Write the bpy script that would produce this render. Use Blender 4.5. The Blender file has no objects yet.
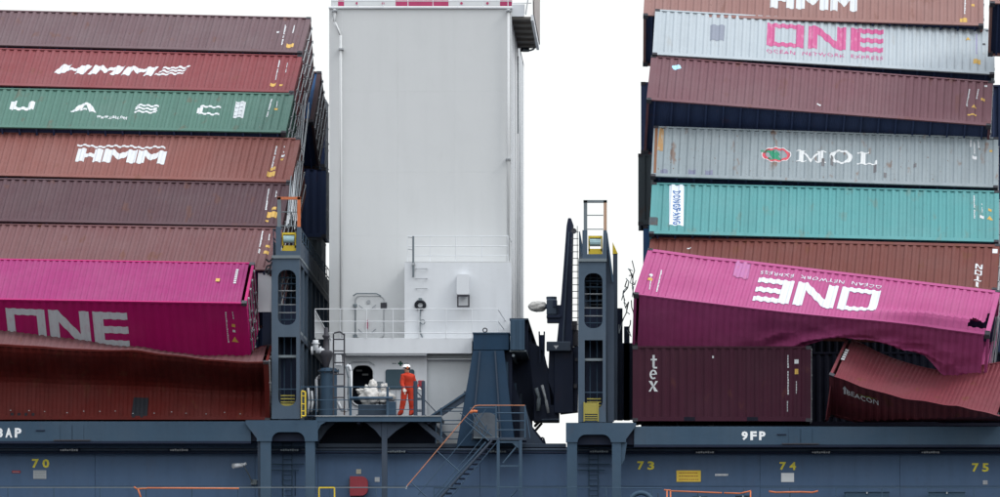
import bpy, bmesh, math, random
from mathutils import Vector, Matrix, Euler
from mathutils.geometry import tessellate_polygon
random.seed(4)
rad = math.radians
SC = bpy.context.scene
COL = SC.collection

# ------------------------------------------------------------------ camera
# metres: x along the ship, y inboard (away from the viewer), z up; z = 0 is the deck the boxes stand on
DIST, PXM = 220.0, 29.5
CAMX, CAMZ = 6.1017, -12.1695
cd = bpy.data.cameras.new('camera'); cam = bpy.data.objects.new('camera', cd); COL.objects.link(cam)
cam.location = (CAMX, -DIST, CAMZ); cam.rotation_euler = (rad(90), 0, 0)
cd.sensor_width = 36; cd.lens = 36 * DIST * PXM / 1000
cd.shift_x = -0.18; cd.shift_y = 0.5315
cd.clip_start = 1; cd.clip_end = 8000
SC.camera = cam

# ------------------------------------------------------------------ overcast sky and soft sun
SUN_EL, SUN_AZ = 46, 68          # azimuth measured from "towards the viewer" to the right
wd = bpy.data.worlds.new('World'); SC.world = wd; wd.use_nodes = True
nt = wd.node_tree; nt.nodes.clear()
out = nt.nodes.new('ShaderNodeOutputWorld'); bg = nt.nodes.new('ShaderNodeBackground')
sky = nt.nodes.new('ShaderNodeTexSky'); sky.sky_type = 'NISHITA'; sky.sun_disc = False
sky.sun_elevation = rad(SUN_EL); sky.sun_rotation = rad(180 - SUN_AZ)
mx = nt.nodes.new('ShaderNodeMix'); mx.data_type = 'RGBA'
mx.inputs[0].default_value = 0.93
# cloud cover, brighter overhead than at the horizon
tcw = nt.nodes.new('ShaderNodeTexCoord'); sx = nt.nodes.new('ShaderNodeSeparateXYZ'); mr = nt.nodes.new('ShaderNodeMapRange')
cm = nt.nodes.new('ShaderNodeMix'); cm.data_type = 'RGBA'; cm.inputs[6].default_value = (10.1, 10.3, 10.2, 1); cm.inputs[7].default_value = (25, 26, 27.5, 1)
nt.links.new(tcw.outputs['Generated'], sx.inputs[0]); nt.links.new(sx.outputs[2], mr.inputs[0]); mr.inputs[1].default_value = .12
nt.links.new(mr.outputs[0], cm.inputs[0]); nt.links.new(cm.outputs[2], mx.inputs[7])
nt.links.new(sky.outputs[0], mx.inputs[6]); nt.links.new(mx.outputs[2], bg.inputs[0])
bg.inputs[1].default_value = 0.1
nt.links.new(bg.outputs[0], out.inputs[0])
sl = bpy.data.lights.new('sun', 'SUN'); sl.energy = 1.3; sl.angle = rad(18); sl.color = (1, .97, .92)
so = bpy.data.objects.new('sun', sl); COL.objects.link(so)
sd = Vector((math.sin(rad(SUN_AZ)) * math.cos(rad(SUN_EL)), -math.cos(rad(SUN_AZ)) * math.cos(rad(SUN_EL)), math.sin(rad(SUN_EL))))
so.rotation_euler = sd.to_track_quat('Z', 'Y').to_euler(); so.location = (0, -30, 60)
SC.view_settings.view_transform = 'Standard'; SC.view_settings.look = 'None'
SC.view_settings.exposure = 0.08; SC.view_settings.gamma = 1.0

# ------------------------------------------------------------------ helpers
def W(px, py, Y):
    "a point measured on the photograph, at its true distance Y inboard of the ship's side"
    k = (Y + DIST) / (DIST * PXM)
    return Vector((CAMX + (px - 680) * k, Y, CAMZ + (780 - py) * k))

def tag(o, label=None, cat=None, group=None, kind=None):
    if label: o['label'] = label
    if cat: o['category'] = cat
    if group: o['group'] = group
    if kind: o['kind'] = kind
    return o

def empty(name, loc, label, cat, group=None):
    o = bpy.data.objects.new(name, None); COL.objects.link(o); o.location = loc
    o.empty_display_size = .3
    return tag(o, label, cat, group)

class MB:
    def __init__(s): s.v = []; s.f = []; s.smooth = False
    def face(s, pts):
        n = len(s.v); s.v += [tuple(p) for p in pts]; s.f.append(tuple(range(n, n + len(pts)))); return s
    def box(s, x0, x1, y0, y1, z0, z1, nx=1):
        if x0 > x1: x0, x1 = x1, x0
        if y0 > y1: y0, y1 = y1, y0
        if z0 > z1: z0, z1 = z1, z0
        n = len(s.v)
        for i in range(nx + 1):
            x = x0 + (x1 - x0) * i / nx
            s.v += [(x, y0, z0), (x, y1, z0), (x, y1, z1), (x, y0, z1)]
        for i in range(nx):
            a = n + 4 * i; b = a + 4
            for k in range(4):
                k2 = (k + 1) % 4
                s.f.append((a + k, b + k, b + k2, a + k2))
        s.f.append((n, n + 1, n + 2, n + 3)); e = n + 4 * nx; s.f.append((e + 3, e + 2, e + 1, e))
        return s
    def beam(s, a, b, w, h=None, up=(0, 0, 1)):
        "box beam from a to b, w wide and h high"
        a = Vector(a); b = Vector(b); h = h or w; d = (b - a)
        if d.length < 1e-6: return s
        d.normalize(); u = Vector(up)
        if abs(d.dot(u)) > .98: u = Vector((0, 1, 0))
        sd_ = d.cross(u).normalized(); u = sd_.cross(d).normalized()
        n = len(s.v)
        for p in (a, b):
            for i, j in ((-1, -1), (1, -1), (1, 1), (-1, 1)):
                s.v.append(tuple(p + sd_ * (i * w / 2) + u * (j * h / 2)))
        s.f += [(n, n + 3, n + 2, n + 1), (n + 4, n + 5, n + 6, n + 7)]
        for k in range(4): k2 = (k + 1) % 4; s.f.append((n + k, n + k2, n + 4 + k2, n + 4 + k))
        return s
    def tube(s, a, b, r, n=8, r2=None, cap=True):
        a = Vector(a); b = Vector(b); d = b - a
        if d.length < 1e-6: return s
        d.normalize(); u = Vector((0, 0, 1)) if abs(d.z) < .9 else Vector((1, 0, 0))
        p = d.cross(u).normalized(); q = d.cross(p).normalized(); r2 = r if r2 is None else r2
        m = len(s.v)
        for c, rr in ((a, r), (b, r2)):
            for i in range(n):
                t = 2 * math.pi * i / n
                s.v.append(tuple(c + p * (rr * math.cos(t)) + q * (rr * math.sin(t))))
        for i in range(n):
            j = (i + 1) % n; s.f.append((m + i, m + j, m + n + j, m + n + i))
        if cap: s.f.append(tuple(m + i for i in range(n))[::-1]); s.f.append(tuple(m + n + i for i in range(n)))
        return s
    def path(s, pts, r, n=6):
        for a, b in zip(pts, pts[1:]): s.tube(a, b, r, n)
        return s
    def lathe(s, cx, cy, prof, n=20):
        m = len(s.v)
        for z, r in prof:
            for i in range(n):
                t = 2 * math.pi * i / n; s.v.append((cx + r * math.cos(t), cy + r * math.sin(t), z))
        for k in range(len(prof) - 1):
            for i in range(n):
                j = (i + 1) % n; a = m + k * n
                s.f.append((a + i, a + j, a + n + j, a + n + i))
        s.f.append(tuple(m + i for i in range(n))[::-1]); e = m + (len(prof) - 1) * n
        s.f.append(tuple(e + i for i in range(n)))
        return s
    def plate(s, outline, holes, y0, y1):
        "flat plate in the xz plane with holes, from y0 to y1"
        loops = [[Vector((p[0], p[1], 0)) for p in outline]] + [[Vector((p[0], p[1], 0)) for p in h] for h in holes]
        tris = tessellate_polygon(loops); flat = [p for l in loops for p in l]
        n = len(s.v); m = len(flat)
        s.v += [(p.x, y0, p.y) for p in flat] + [(p.x, y1, p.y) for p in flat]
        for t in tris:
            s.f.append(tuple(n + i for i in t)); s.f.append(tuple(n + m + i for i in reversed(t)))
        o = 0
        for l in loops:
            k = len(l)
            for i in range(k):
                j = (i + 1) % k; s.f.append((n + o + i, n + o + j, n + m + o + j, n + m + o + i))
            o += k
        return s
    def build(s, name, m, parent=None, smooth=False, bevel=0, recalc=True):
        me = bpy.data.meshes.new(name); me.from_pydata(s.v, [], s.f)
        if recalc or bevel:
            b = bmesh.new(); b.from_mesh(me)
            bmesh.ops.remove_doubles(b, verts=b.verts, dist=1e-5)
            bmesh.ops.recalc_face_normals(b, faces=b.faces)
            if bevel:
                es = [e for e in b.edges if len(e.link_faces) == 2 and e.calc_face_angle(0) > .5]
                bmesh.ops.bevel(b, geom=es, offset=bevel, segments=1, affect='EDGES', clamp_overlap=True)
            b.to_mesh(me); b.free()
        if smooth:
            for p in me.polygons: p.use_smooth = True
        if m: me.materials.append(m)
        o = bpy.data.objects.new(name, me); COL.objects.link(o)
        if parent:
            o.parent = parent
            if parent.type == 'EMPTY' and parent.get('_world'):
                o.matrix_parent_inverse = Matrix.Translation(-parent.location)
        return o

def wempty(name, loc, label, cat, group=None):
    "an Empty whose parts are given in scene coordinates"
    o = empty(name, loc, label, cat, group); o['_world'] = 1; return o

def copy_tree(o, parent=None):
    c = o.copy(); COL.objects.link(c)
    if parent: c.parent = parent; c.matrix_parent_inverse = o.matrix_parent_inverse.copy()
    for ch in list(o.children): copy_tree(ch, c)
    return c

# ------------------------------------------------------------------ materials
def paint(name, rgb, rough=.55, fade=.25, streak=.35, rust=.25, seed=0, fine=.0, dent=.25, rustcol=(.11, .042, .02), spec=.16):
    m = bpy.data.materials.new(name); m.use_nodes = True; n = m.node_tree.nodes; l = m.node_tree.links
    b = n['Principled BSDF']; b.inputs['Specular IOR Level'].default_value = spec
    tc = n.new('ShaderNodeTexCoord')
    def noise(scale, det, off, sc=(1, 1, 1)):
        mp = n.new('ShaderNodeMapping'); mp.inputs[1].default_value = (seed * 3.7 + off, seed * 1.3, seed * 2.1); mp.inputs[3].default_value = sc
        no = n.new('ShaderNodeTexNoise'); no.inputs['Scale'].default_value = scale; no.inputs['Detail'].default_value = det
        l.new(tc.outputs['Object'], mp.inputs[0]); l.new(mp.outputs[0], no.inputs['Vector']); return no.outputs['Fac']
    def ramp(src, a, c, hi=1.0):
        r = n.new('ShaderNodeMapRange'); r.inputs[1].default_value = a; r.inputs[2].default_value = c; r.inputs[4].default_value = hi
        l.new(src, r.inputs[0]); return r.outputs[0]
    def mix(fac, a, c):
        x = n.new('ShaderNodeMix'); x.data_type = 'RGBA'
        l.new(fac, x.inputs[0])
        if isinstance(a, tuple): x.inputs[6].default_value = (*a, 1)
        else: l.new(a, x.inputs[6])
        if isinstance(c, tuple): x.inputs[7].default_value = (*c, 1)
        else: l.new(c, x.inputs[7])
        return x.outputs[2]
    g = sum(rgb) / 3
    lift = .015 * min(1, g / .06)
    faded = tuple(min(.85, c * .8 + g * .3 + lift) for c in rgb)
    dark = tuple(c * .55 + lift * .5 for c in rgb)
    c = mix(ramp(noise(.55, 5, 0), .42, .72, fade * 1.6), tuple(rgb), faded)
    c = mix(ramp(noise(1.0, 6, 9, (3.2, 3.2, .35)), .46, .8, streak), c, dark)
    c = mix(ramp(noise(7, 3, 4), .55, .75, streak * .5), c, dark)
    rs = n.new('ShaderNodeMath'); rs.operation = 'MULTIPLY'
    l.new(ramp(noise(2.3, 9, 15, (1, 1, .5)), .62, .70), rs.inputs[0]); rs.inputs[1].default_value = rust * 1.6; rs.use_clamp = True
    c = mix(rs.outputs[0], c, rustcol)
    if rust > .12:
        c = mix(ramp(noise(11, 5, 22, (1, 1, .6)), .685, .73, min(1, rust * 2.4)), c, tuple(x * .7 for x in rustcol))
    l.new(c, b.inputs['Base Color'])
    r = n.new('ShaderNodeMapRange'); r.inputs[3].default_value = rough - .1; r.inputs[4].default_value = rough + .15
    l.new(noise(3, 4, 30), r.inputs[0]); l.new(r.outputs[0], b.inputs['Roughness'])
    if dent:
        bp = n.new('ShaderNodeBump'); bp.inputs['Strength'].default_value = dent; bp.inputs['Distance'].default_value = .12
        l.new(noise(.9, 3, 40), bp.inputs['Height']); l.new(bp.outputs[0], b.inputs['Normal'])
    return m

def worn(name, rgb, under, amount=.3, seed=0, rough=.6):
    "lettering paint, worn through to the colour below in places"
    m = bpy.data.materials.new(name); m.use_nodes = True; n = m.node_tree.nodes; l = m.node_tree.links
    b = n['Principled BSDF']; b.inputs['Roughness'].default_value = rough; b.inputs['Specular IOR Level'].default_value = .3
    tc = n.new('ShaderNodeTexCoord'); mp = n.new('ShaderNodeMapping'); mp.inputs[1].default_value = (seed, seed * 2, 0); mp.inputs[3].default_value = (2, 2, .8)
    no = n.new('ShaderNodeTexNoise'); no.inputs['Scale'].default_value = 4; no.inputs['Detail'].default_value = 7
    r = n.new('ShaderNodeMapRange'); r.inputs[1].default_value = .52; r.inputs[2].default_value = .7; r.inputs[4].default_value = amount
    x = n.new('ShaderNodeMix'); x.data_type = 'RGBA'; x.inputs[6].default_value = (*rgb, 1); x.inputs[7].default_value = (*under, 1)
    l.new(tc.outputs['Object'], mp.inputs[0]); l.new(mp.outputs[0], no.inputs['Vector']); l.new(no.outputs['Fac'], r.inputs[0])
    l.new(r.outputs[0], x.inputs[0]); l.new(x.outputs[2], b.inputs['Base Color'])
    return m

def plain(name, rgb, rough=.5, metal=0, **k):
    return paint(name, rgb, rough, fade=.15, streak=.3, rust=0, dent=.05, **k)

NAVY = (.040, .066, .110)
M = {}
M['wall_lit'] = paint('navy wall paint lightened as if lit', (0.078, 0.134, 0.232), .5, .22, .3, .03, 4, dent=.2)  # lighter copy of the navy, standing in for light inside the passage
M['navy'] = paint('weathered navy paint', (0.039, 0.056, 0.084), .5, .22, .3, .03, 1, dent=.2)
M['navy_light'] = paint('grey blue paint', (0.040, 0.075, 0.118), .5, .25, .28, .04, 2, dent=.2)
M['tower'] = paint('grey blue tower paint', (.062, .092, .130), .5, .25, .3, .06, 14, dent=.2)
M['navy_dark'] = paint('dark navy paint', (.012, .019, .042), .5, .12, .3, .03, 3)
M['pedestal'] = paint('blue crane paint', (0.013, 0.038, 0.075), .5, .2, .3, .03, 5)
M['white'] = paint('off white ship paint', (0.555, 0.571, 0.579), .45, .05, .07, .02, 6, dent=.1, rustcol=(.35, .33, .30))
M['white_clean'] = paint('white fitting paint', (.61, .635, .665), .45, .1, .15, .0, 7, dent=.1)
M['grey'] = paint('grey steel', (.15, .18, .20), .5, .2, .3, .1, 8)
M['galv'] = plain('galvanised steel', (.34, .36, .38), .45)
M['orange'] = paint('orange safety paint', (.52, .15, .06), .5, .25, .3, .1, 12)
M['peach'] = paint('worn orange handrail paint', (.46, .19, .10), .6, .4, .4, .2, 13)
M['yellow'] = plain('yellow paint', (.62, .46, .04), .5)
M['wornyellow'] = paint('dull yellow paint', (.30, .26, .06), .6, .2, .4, .1, 9)
M['black'] = plain('black rubber', (.014, .016, .022), .6)
M['steel_dark'] = paint('dark steel', (.05, .05, .06), .5, .2, .3, .3, 10)
M['red'] = plain('red box paint', (.29, .04, .055), .5)
M['crimson'] = plain('crimson paint', (.40, .05, .13), .5)
M['glass'] = plain('lamp glass', (.35, .52, .55), .25)
M['mark_w'] = worn('white stencil paint', (.52, .54, .56), (.25, .22, .25), .35, 1)
M['mark_y'] = worn('yellow label', (.48, .30, .07), (.3, .2, .1), .3, 2)
M['mark_hull_w'] = worn('white hull lettering', (.80, .82, .84), NAVY, .25, 3)
M['mark_hull_y'] = worn('yellow hull number', (.78, .68, .08), NAVY, .2, 4)
M['paper'] = plain('laminated notice', (.45, .48, .50), .5)
M['cloth'] = paint('soiled white canvas', (.50, .49, .47), .9, .25, .8, .1, 11, dent=1.0, rustcol=(.2, .17, .13))

# ------------------------------------------------------------------ sea
b = MB(); b.face([(-3000, -3000, -17), (3000, -3000, -17), (3000, 5000, -17), (-3000, 5000, -17)])
m = bpy.data.materials.new('harbour water'); m.use_nodes = True; n = m.node_tree.nodes; l = m.node_tree.links
n['Principled BSDF'].inputs['Base Color'].default_value = (.03, .06, .07, 1); n['Principled BSDF'].inputs['Roughness'].default_value = .15
no = n.new('ShaderNodeTexNoise'); no.inputs['Scale'].default_value = .4; no.inputs['Detail'].default_value = 6
bp = n.new('ShaderNodeBump'); bp.inputs['Distance'].default_value = .6; bp.inputs['Strength'].default_value = .5
tc = n.new('ShaderNodeTexCoord'); l.new(tc.outputs['Object'], no.inputs['Vector']); l.new(no.outputs['Fac'], bp.inputs['Height']); l.new(bp.outputs[0], n['Principled BSDF'].inputs['Normal'])
tag(b.build('sea_water', m, recalc=False), kind='structure')

# ------------------------------------------------------------------ letters (convex pieces in a unit box)
def R_(x0, x1, y0, y1): return [(x0, y0), (x1, y0), (x1, y1), (x0, y1)]
def ring(n=20, tx=.24, ty=.22, a0=0, a1=360, cx=.5, cy=.5, rx=.5, ry=.5):
    o = []
    for i in range(n):
        t0 = rad(a0 + (a1 - a0) * i / n); t1 = rad(a0 + (a1 - a0) * (i + 1) / n)
        o.append([(cx + (rx - tx) * math.cos(t0), cy + (ry - ty) * math.sin(t0)), (cx + rx * math.cos(t0), cy + ry * math.sin(t0)),
                  (cx + rx * math.cos(t1), cy + ry * math.sin(t1)), (cx + (rx - tx) * math.cos(t1), cy + (ry - ty) * math.sin(t1))])
    return o
def waves(x0, x1, y0, th, amp, n=10, per=1.0):
    o = []
    for i in range(n):
        xa = x0 + (x1 - x0) * i / n; xb = x0 + (x1 - x0) * (i + 1) / n
        ya = y0 + amp * math.sin(i / n * per * 6.283); yb = y0 + amp * math.sin((i + 1) / n * per * 6.283)
        o.append([(xa, ya), (xb, yb), (xb, yb + th), (xa, ya + th)])
    return o
LT = {
 'H': [R_(0, .33, 0, 1), R_(.67, 1, 0, 1), R_(.33, .67, .36, .64)],
 'M': [R_(0, .27, 0, 1), R_(.73, 1, 0, 1), [(.27, 1), (.27, .55), (.5, .2), (.5, .66)], [(.5, .66), (.5, .2), (.73, .55), (.73, 1)]],
 'O': [R_(0, .21, 0, 1), R_(.79, 1, 0, 1), R_(.21, .79, .0, .18), R_(.21, .79, .82, 1)],
 'N': [R_(0, .24, 0, 1), R_(.76, 1, 0, 1), [(.24, 1), (.24, .66), (.76, 0), (.76, .34)]],
 'E': [R_(0, .3, 0, 1), R_(.3, 1, .0, .2), R_(.3, 1, .4, .6), R_(.3, 1, .8, 1)],
 'U': [R_(0, .25, .1, 1), R_(.75, 1, .1, 1), R_(.1, .9, -.02, .1), R_(.25, .75, .1, .32), ],
 'A': [[(0, 0), (.27, 0), (.55, .78), (.55, 1), (.42, 1)], [(.55, 1), (.55, .78), (.76, 0), (1, 0), (.68, 1)], R_(.33, .62, .2, .38)],
 'S': waves(.05, 1, .76, .2, .05, 6) + waves(0, .95, .40, .2, .05, 6) + waves(0, .95, .02, .2, .05, 6) + [R_(0, .18, .63, .75), R_(.8, .98, .24, .37)],
 'C': [R_(0, .25, .2, .8)] + waves(.1, 1, .8, .2, .04, 6) + waves(.1, 1, .0, .2, .04, 6),
 'Ms': [R_(.1, .24, .1, .9), R_(.74, .9, .1, .9), [(.24, .9), (.24, .75), (.49, .0), (.49, .3)], [(.49, .3), (.49, .0), (.74, .75), (.74, .9)],
        R_(0, .3, .9, 1), R_(.7, 1, .9, 1), R_(0, .34, 0, .1), R_(.64, 1, 0, .1)],
 'Os': ring(24, .2, .13),
 'Ls': [R_(.18, .42, .1, .9), R_(0, .6, .9, 1), R_(0, .85, 0, .1), [(.85, 0), (1, 0), (1, .35), (.9, .35)]],
 't': [R_(.32, .62, .12, 1), R_(.1, .32, .6, .72), R_(.62, .92, .6, .72), R_(.4, .95, 0, .12)],
 'e': ring(16, .26, .16, 0, 310) + [R_(.24, .76, .46, .58)],
 'x': [[(0, 1), (.34, 1), (.62, .5), (.38, .5)], [(.38, .5), (.62, .5), (1, 0), (.62, 0)], [(.74, 1), (1, 1), (.66, .56), (.56, .62)], [(0, 0), (.22, 0), (.44, .42), (.33, .46)]],
 'T': [R_(0, 1, .8, 1), R_(.36, .64, 0, .8)],
 'I': [R_(.33, .67, 0, 1)],
}
_fc = {}
def font_polys(txt, bold=.012, space=1.0):
    "text as triangles, scaled to a unit box"
    k = (txt, bold, space)
    if k in _fc: return _fc[k]
    cu = bpy.data.curves.new('t', 'FONT'); cu.body = txt; cu.offset = bold; cu.resolution_u = 2; cu.space_character = space
    ob = bpy.data.objects.new('t', cu); COL.objects.link(ob)
    dg = bpy.context.evaluated_depsgraph_get(); me = bpy.data.meshes.new_from_object(ob.evaluated_get(dg))
    bm = bmesh.new(); bm.from_mesh(me); bmesh.ops.triangulate(bm, faces=bm.faces)
    ps = [[(v.co.x, v.co.y) for v in f.verts] for f in bm.faces if f.calc_area() > 1e-7]; bm.free()
    bpy.data.objects.remove(ob); bpy.data.curves.remove(cu); bpy.data.meshes.remove(me)
    xs = [p[0] for q in ps for p in q]; ys = [p[1] for q in ps for p in q]
    x0, x1, y0, y1 = min(xs), max(xs), min(ys), max(ys)
    r = [[((x - x0) / (x1 - x0), (y - y0) / (y1 - y0)) for x, y in q] for q in ps]
    r = [q if sum(q[i][0] * q[(i + 1) % 3][1] - q[(i + 1) % 3][0] * q[i][1] for i in range(3)) > 0 else q[::-1] for q in r]
    _fc[k] = r; return r

def word(polys, x0, z0, w, h, shear=0, slope=0):
    return [[(x0 + w * x + shear * y, z0 + h * y + slope * x) for x, y in p] for p in polys]

def clip(poly, ax, val, keep_less):
    o = []; n = len(poly)
    for i in range(n):
        a = poly[i]; b = poly[(i + 1) % n]
        ia = (a[ax] <= val) if keep_less else (a[ax] >= val); ib = (b[ax] <= val) if keep_less else (b[ax] >= val)
        if ia: o.append(a)
        if ia != ib and abs(b[ax] - a[ax]) > 1e-12:
            t = (val - a[ax]) / (b[ax] - a[ax]); o.append(tuple(a[k] + t * (b[k] - a[k]) for k in (0, 1)))
    return o

def split(polys, ax, cuts):
    for c in cuts:
        o = []
        for p in polys:
            lo = min(q[ax] for q in p); hi = max(q[ax] for q in p)
            if lo < c - 1e-6 and hi > c + 1e-6:
                for kl in (True, False):
                    r = clip(p, ax, c, kl)
                    if len(r) > 2: o.append(r)
            else: o.append(p)
        polys = o
    return polys

# ------------------------------------------------------------------ shipping containers
WID = 2.438
class Corr:
    "trapezoid corrugation"
    def __init__(s, a, b, pitch, depth, flat=.30, slope=.20):
        n = max(1, round((b - a) / pitch)); p = (b - a) / n; s.pts = []
        for i in range(n):
            o = a + i * p
            s.pts += [(o, 0), (o + flat * p, 0), (o + (flat + slope) * p, depth), (o + (1 - slope) * p, depth)]
        s.pts.append((b, 0)); s.xs = [q[0] for q in s.pts]
    def y(s, x):
        import bisect
        if x <= s.pts[0][0]: return 0
        if x >= s.pts[-1][0]: return 0
        i = bisect.bisect_right(s.xs, x) - 1; a = s.pts[i]; b = s.pts[i + 1]
        return a[1] + (b[1] - a[1]) * (x - a[0]) / (b[0] - a[0])

def grid(mb, us, vs, fn, keep=None):
    n = len(mb.v)
    for v in vs:
        for u in us: mb.v.append(tuple(fn(u, v)))
    k = len(us)
    for j in range(len(vs) - 1):
        for i in range(k - 1):
            if keep and not keep((us[i] + us[i + 1]) / 2, (vs[j] + vs[j + 1]) / 2): continue
            a = n + j * k + i; mb.f.append((a, a + 1, a + k + 1, a + k))

_mesh = {}
class Box:
    def __init__(s, label, mat, pose, L=12.19, H=2.59, pitch=.278, depth=.044, inv=False, door='right', deform=None, nz=1, hole=None, group='shipping containers of the collapsed deck stacks', roofmat=None, marks_off=.007, rail=None, roof_pitch=.21, roof_depth=.022, name='shipping_container', nzr=2):
        s.L, s.H, s.inv, s.mat, s.off = L, H, inv, mat, marks_off
        T, t, r, y = pose
        G = Matrix.Translation(T) @ (Euler((0, 0, rad(y))).to_matrix() @ Euler((0, rad(r), 0)).to_matrix() @ Euler((rad(t), 0, 0)).to_matrix()).to_4x4()
        s.G = G                                   # frame whose y = 0 face is the wall seen by the camera
        if inv: s.Mx = G @ Matrix(((-1, 0, 0, 0), (0, 1, 0, 0), (0, 0, -1, H), (0, 0, 0, 1)))
        else: s.Mx = G
        s.root = empty(name, (0, 0, 0), label, 'shipping container', group)
        s.root.rotation_euler = s.Mx.to_euler(); s.root.location = s.Mx.to_translation()
        if inv: deform_ = (lambda p: (lambda q: (-q[0], q[1], H - q[2]))(deform((-p[0], p[1], H - p[2])))) if deform else None
        else: deform_ = deform
        s.deform = deform_; nx = 40 if deform else 1
        key = (L, H, pitch, depth, roof_pitch, roof_depth)
        s.cor = Corr(-L / 2 + .16, L / 2 - .16, pitch, depth); s.zs = [.17 + (H - .17 - .075) * i / nz for i in range(nz + 1)]
        # every panel, rail, post and casting is a part of its own
        def part(nm, fill, mt=None, idx=0, sm=False, keyx=''):
            k = (key, nm, idx, keyx)
            if not deform and k in _mesh: me = _mesh[k]
            else:
                mb = MB(); fill(mb)
                if deform_: mb.v = [tuple(deform_(v)) for v in mb.v]
                me = bpy.data.meshes.new(nm); me.from_pydata(mb.v, [], mb.f)
                bm = bmesh.new(); bm.from_mesh(me); bmesh.ops.remove_doubles(bm, verts=bm.verts, dist=1e-5); bmesh.ops.recalc_face_normals(bm, faces=bm.faces); bm.to_mesh(me); bm.free()
                me.materials.append(mat)
                if not deform: _mesh[k] = me
            o = bpy.data.objects.new(nm, me); COL.objects.link(o); o.parent = s.root
            o.material_slots[0].link = 'OBJECT'; o.material_slots[0].material = mt or mat
            return o
        zs = s.zs
        c2 = .010
        # in an inverted box the hole test uses the seen frame
        kp = None
        if hole:
            hp = [s.wall(*q) for q in hole]
            def inside(x, y):
                c_ = False
                for (xa, ya), (xb, yb) in zip(hp, hp[1:] + hp[:1]):
                    if (ya > y) != (yb > y) and x < (xb - xa) * (y - ya) / (yb - ya) + xa: c_ = not c_
                return c_
            kp = lambda u, v: not inside(u, v)
        if hole:
            xs = sorted(set(s.cor.xs + [x + .03 for x in s.cor.xs[:-1]]))
        else: xs = s.cor.xs
        part('side_panel', lambda mb: grid(mb, xs, zs, lambda u, v: (u, c2 + s.cor.y(u), v), kp), keyx=str(nz))
        part('side_panel', lambda mb: grid(mb, s.cor.xs, [zs[0], zs[-1]], lambda u, v: (u, WID - c2 - s.cor.y(u), v)), idx=1)
        rc = Corr(-L / 2 + .2, L / 2 - .2, roof_pitch, roof_depth, .35, .2)
        ys = [.06 + (WID - .12) * i / nzr for i in range(nzr + 1)]
        part('roof_panel', lambda mb: grid(mb, rc.xs, ys, lambda u, v: (u, v, H - .012 - rc.y(u))), roofmat)
        ws = 1 if door == 'right' else -1
        ec = Corr(.14, WID - .14, .24, .04)
        part('end_wall', lambda mb: grid(mb, ec.xs, zs, lambda u, v: (-ws * (L / 2 - .03 - ec.y(u)), u, v)), idx=ws)
        def under(mb):
            mb.box(-L / 2 + .1, L / 2 - .1, .05, WID - .05, .13, .16, nx)
            q = int(L / .6)
            for i in range(q): x = -L / 2 + .3 + i * (L - .6) / (q - 1); mb.box(x - .03, x + .03, .05, WID - .05, .03, .13)
        part('underframe', under, C['navyc'] if mat is not C['rustbrown'] else M['steel_dark'])  # navy here paints in the shadow tone of the underside
        rm = rail or mat
        part('top_rail', lambda mb: mb.box(-L / 2 + .1, L / 2 - .1, 0, .06, H - .075, H - .005, nx), rm)
        part('top_rail', lambda mb: mb.box(-L / 2 + .1, L / 2 - .1, WID - .06, WID, H - .075, H - .005, nx), rm, 1)
        def brail(y0, y1):
            def f(mb):
                mb.box(-L / 2 + .1, L / 2 - .1, y0, y1, .02, .17, nx)
            return f
        part('bottom_rail', brail(.0, .05), rm); part('bottom_rail', brail(WID - .05, WID), rm, 1)
        i = 0
        for sx in (-1, 1):
            for (y0, y1) in ((0, .15), (WID - .15, WID)):
                i += 1
                part('corner_post', lambda mb: mb.box(sx * (L / 2 - .16), sx * (L / 2 - .006), y0 + .004, y1 - .004, .1, H - .1), rm, i)
                for (z0, z1) in ((0, .118), (H - .118, H + .004)):
                    def cast(mb, z0=z0, z1=z1):
                        xa, xb = sorted((sx * (L / 2 - .178), sx * L / 2)); ya, yb = (y0 - .004, y1 + .012) if y0 == 0 else (y0 - .012, y1 + .004)
                        mb.box(xa, xb, ya, yb, z0, z1)
                        zc = (z0 + z1) / 2; yo = ya if y0 == 0 else yb; e = -.003 if y0 == 0 else .003
                        # the slot in the casting is a recess rim of eight short bars round an opening
                        xm = (xa + xb) / 2
                        for (u0, u1, v0, v1) in ((-.06, .06, .035, .05), (-.06, .06, -.05, -.035), (-.075, -.055, -.05, .05), (.055, .075, -.05, .05)):
                            mb.box(xm + u0, xm + u1, yo, yo + e * 4, zc + v0, zc + v1)
                    part('corner_casting', cast, M['steel_dark'], (i, z0 > 1))
            part('end_rail', lambda mb: mb.box(sx * (L / 2 - .10), sx * (L / 2 - .01), .15, WID - .15, H - .13, H - .01), rm, sx)
            part('end_sill', lambda mb: mb.box(sx * (L / 2 - .10), sx * (L / 2 - .01), .15, WID - .15, .02, .16), rm, sx)
        if not (deform and inv):
            xd = ws * (L / 2 - .05)
            for dn, (ya, yb) in enumerate(((.16, WID / 2 - .01), (WID / 2 + .01, WID - .16))):
                def dr(mb):
                    dc = Corr(.2, H - .2, .45, .03)
                    grid(mb, [ya, yb], [.16] + dc.xs + [H - .13], lambda u, v: (xd - ws * (dc.y(v) if .2 < v < H - .2 else 0), u, v))
                    mb.box(xd - .01, xd + .02, ya, ya + .05, .17, H - .14); mb.box(xd - .01, xd + .02, yb - .05, yb, .17, H - .14)
                d = part('door', dr, rm, (ws, dn))
                for q, yy in enumerate((ya + .25, yb - .25)):
                    def lb(mb, yy=yy):
                        mb.tube((xd + ws * .06, yy, .06), (xd + ws * .06, yy, H - .05), .022, 6)
                        for zz in (.1, .8, 1.6, H - .1): mb.box(xd + ws * .02, xd + ws * .09, yy - .05, yy + .05, zz - .03, zz + .03)
                        mb.box(xd + ws * .06, xd + ws * .085, yy, yy + .35, 1.05, 1.09)
                    lo = part('locking_bar', lb, M['galv'], (ws, dn, q)); lo.parent = d
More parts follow.
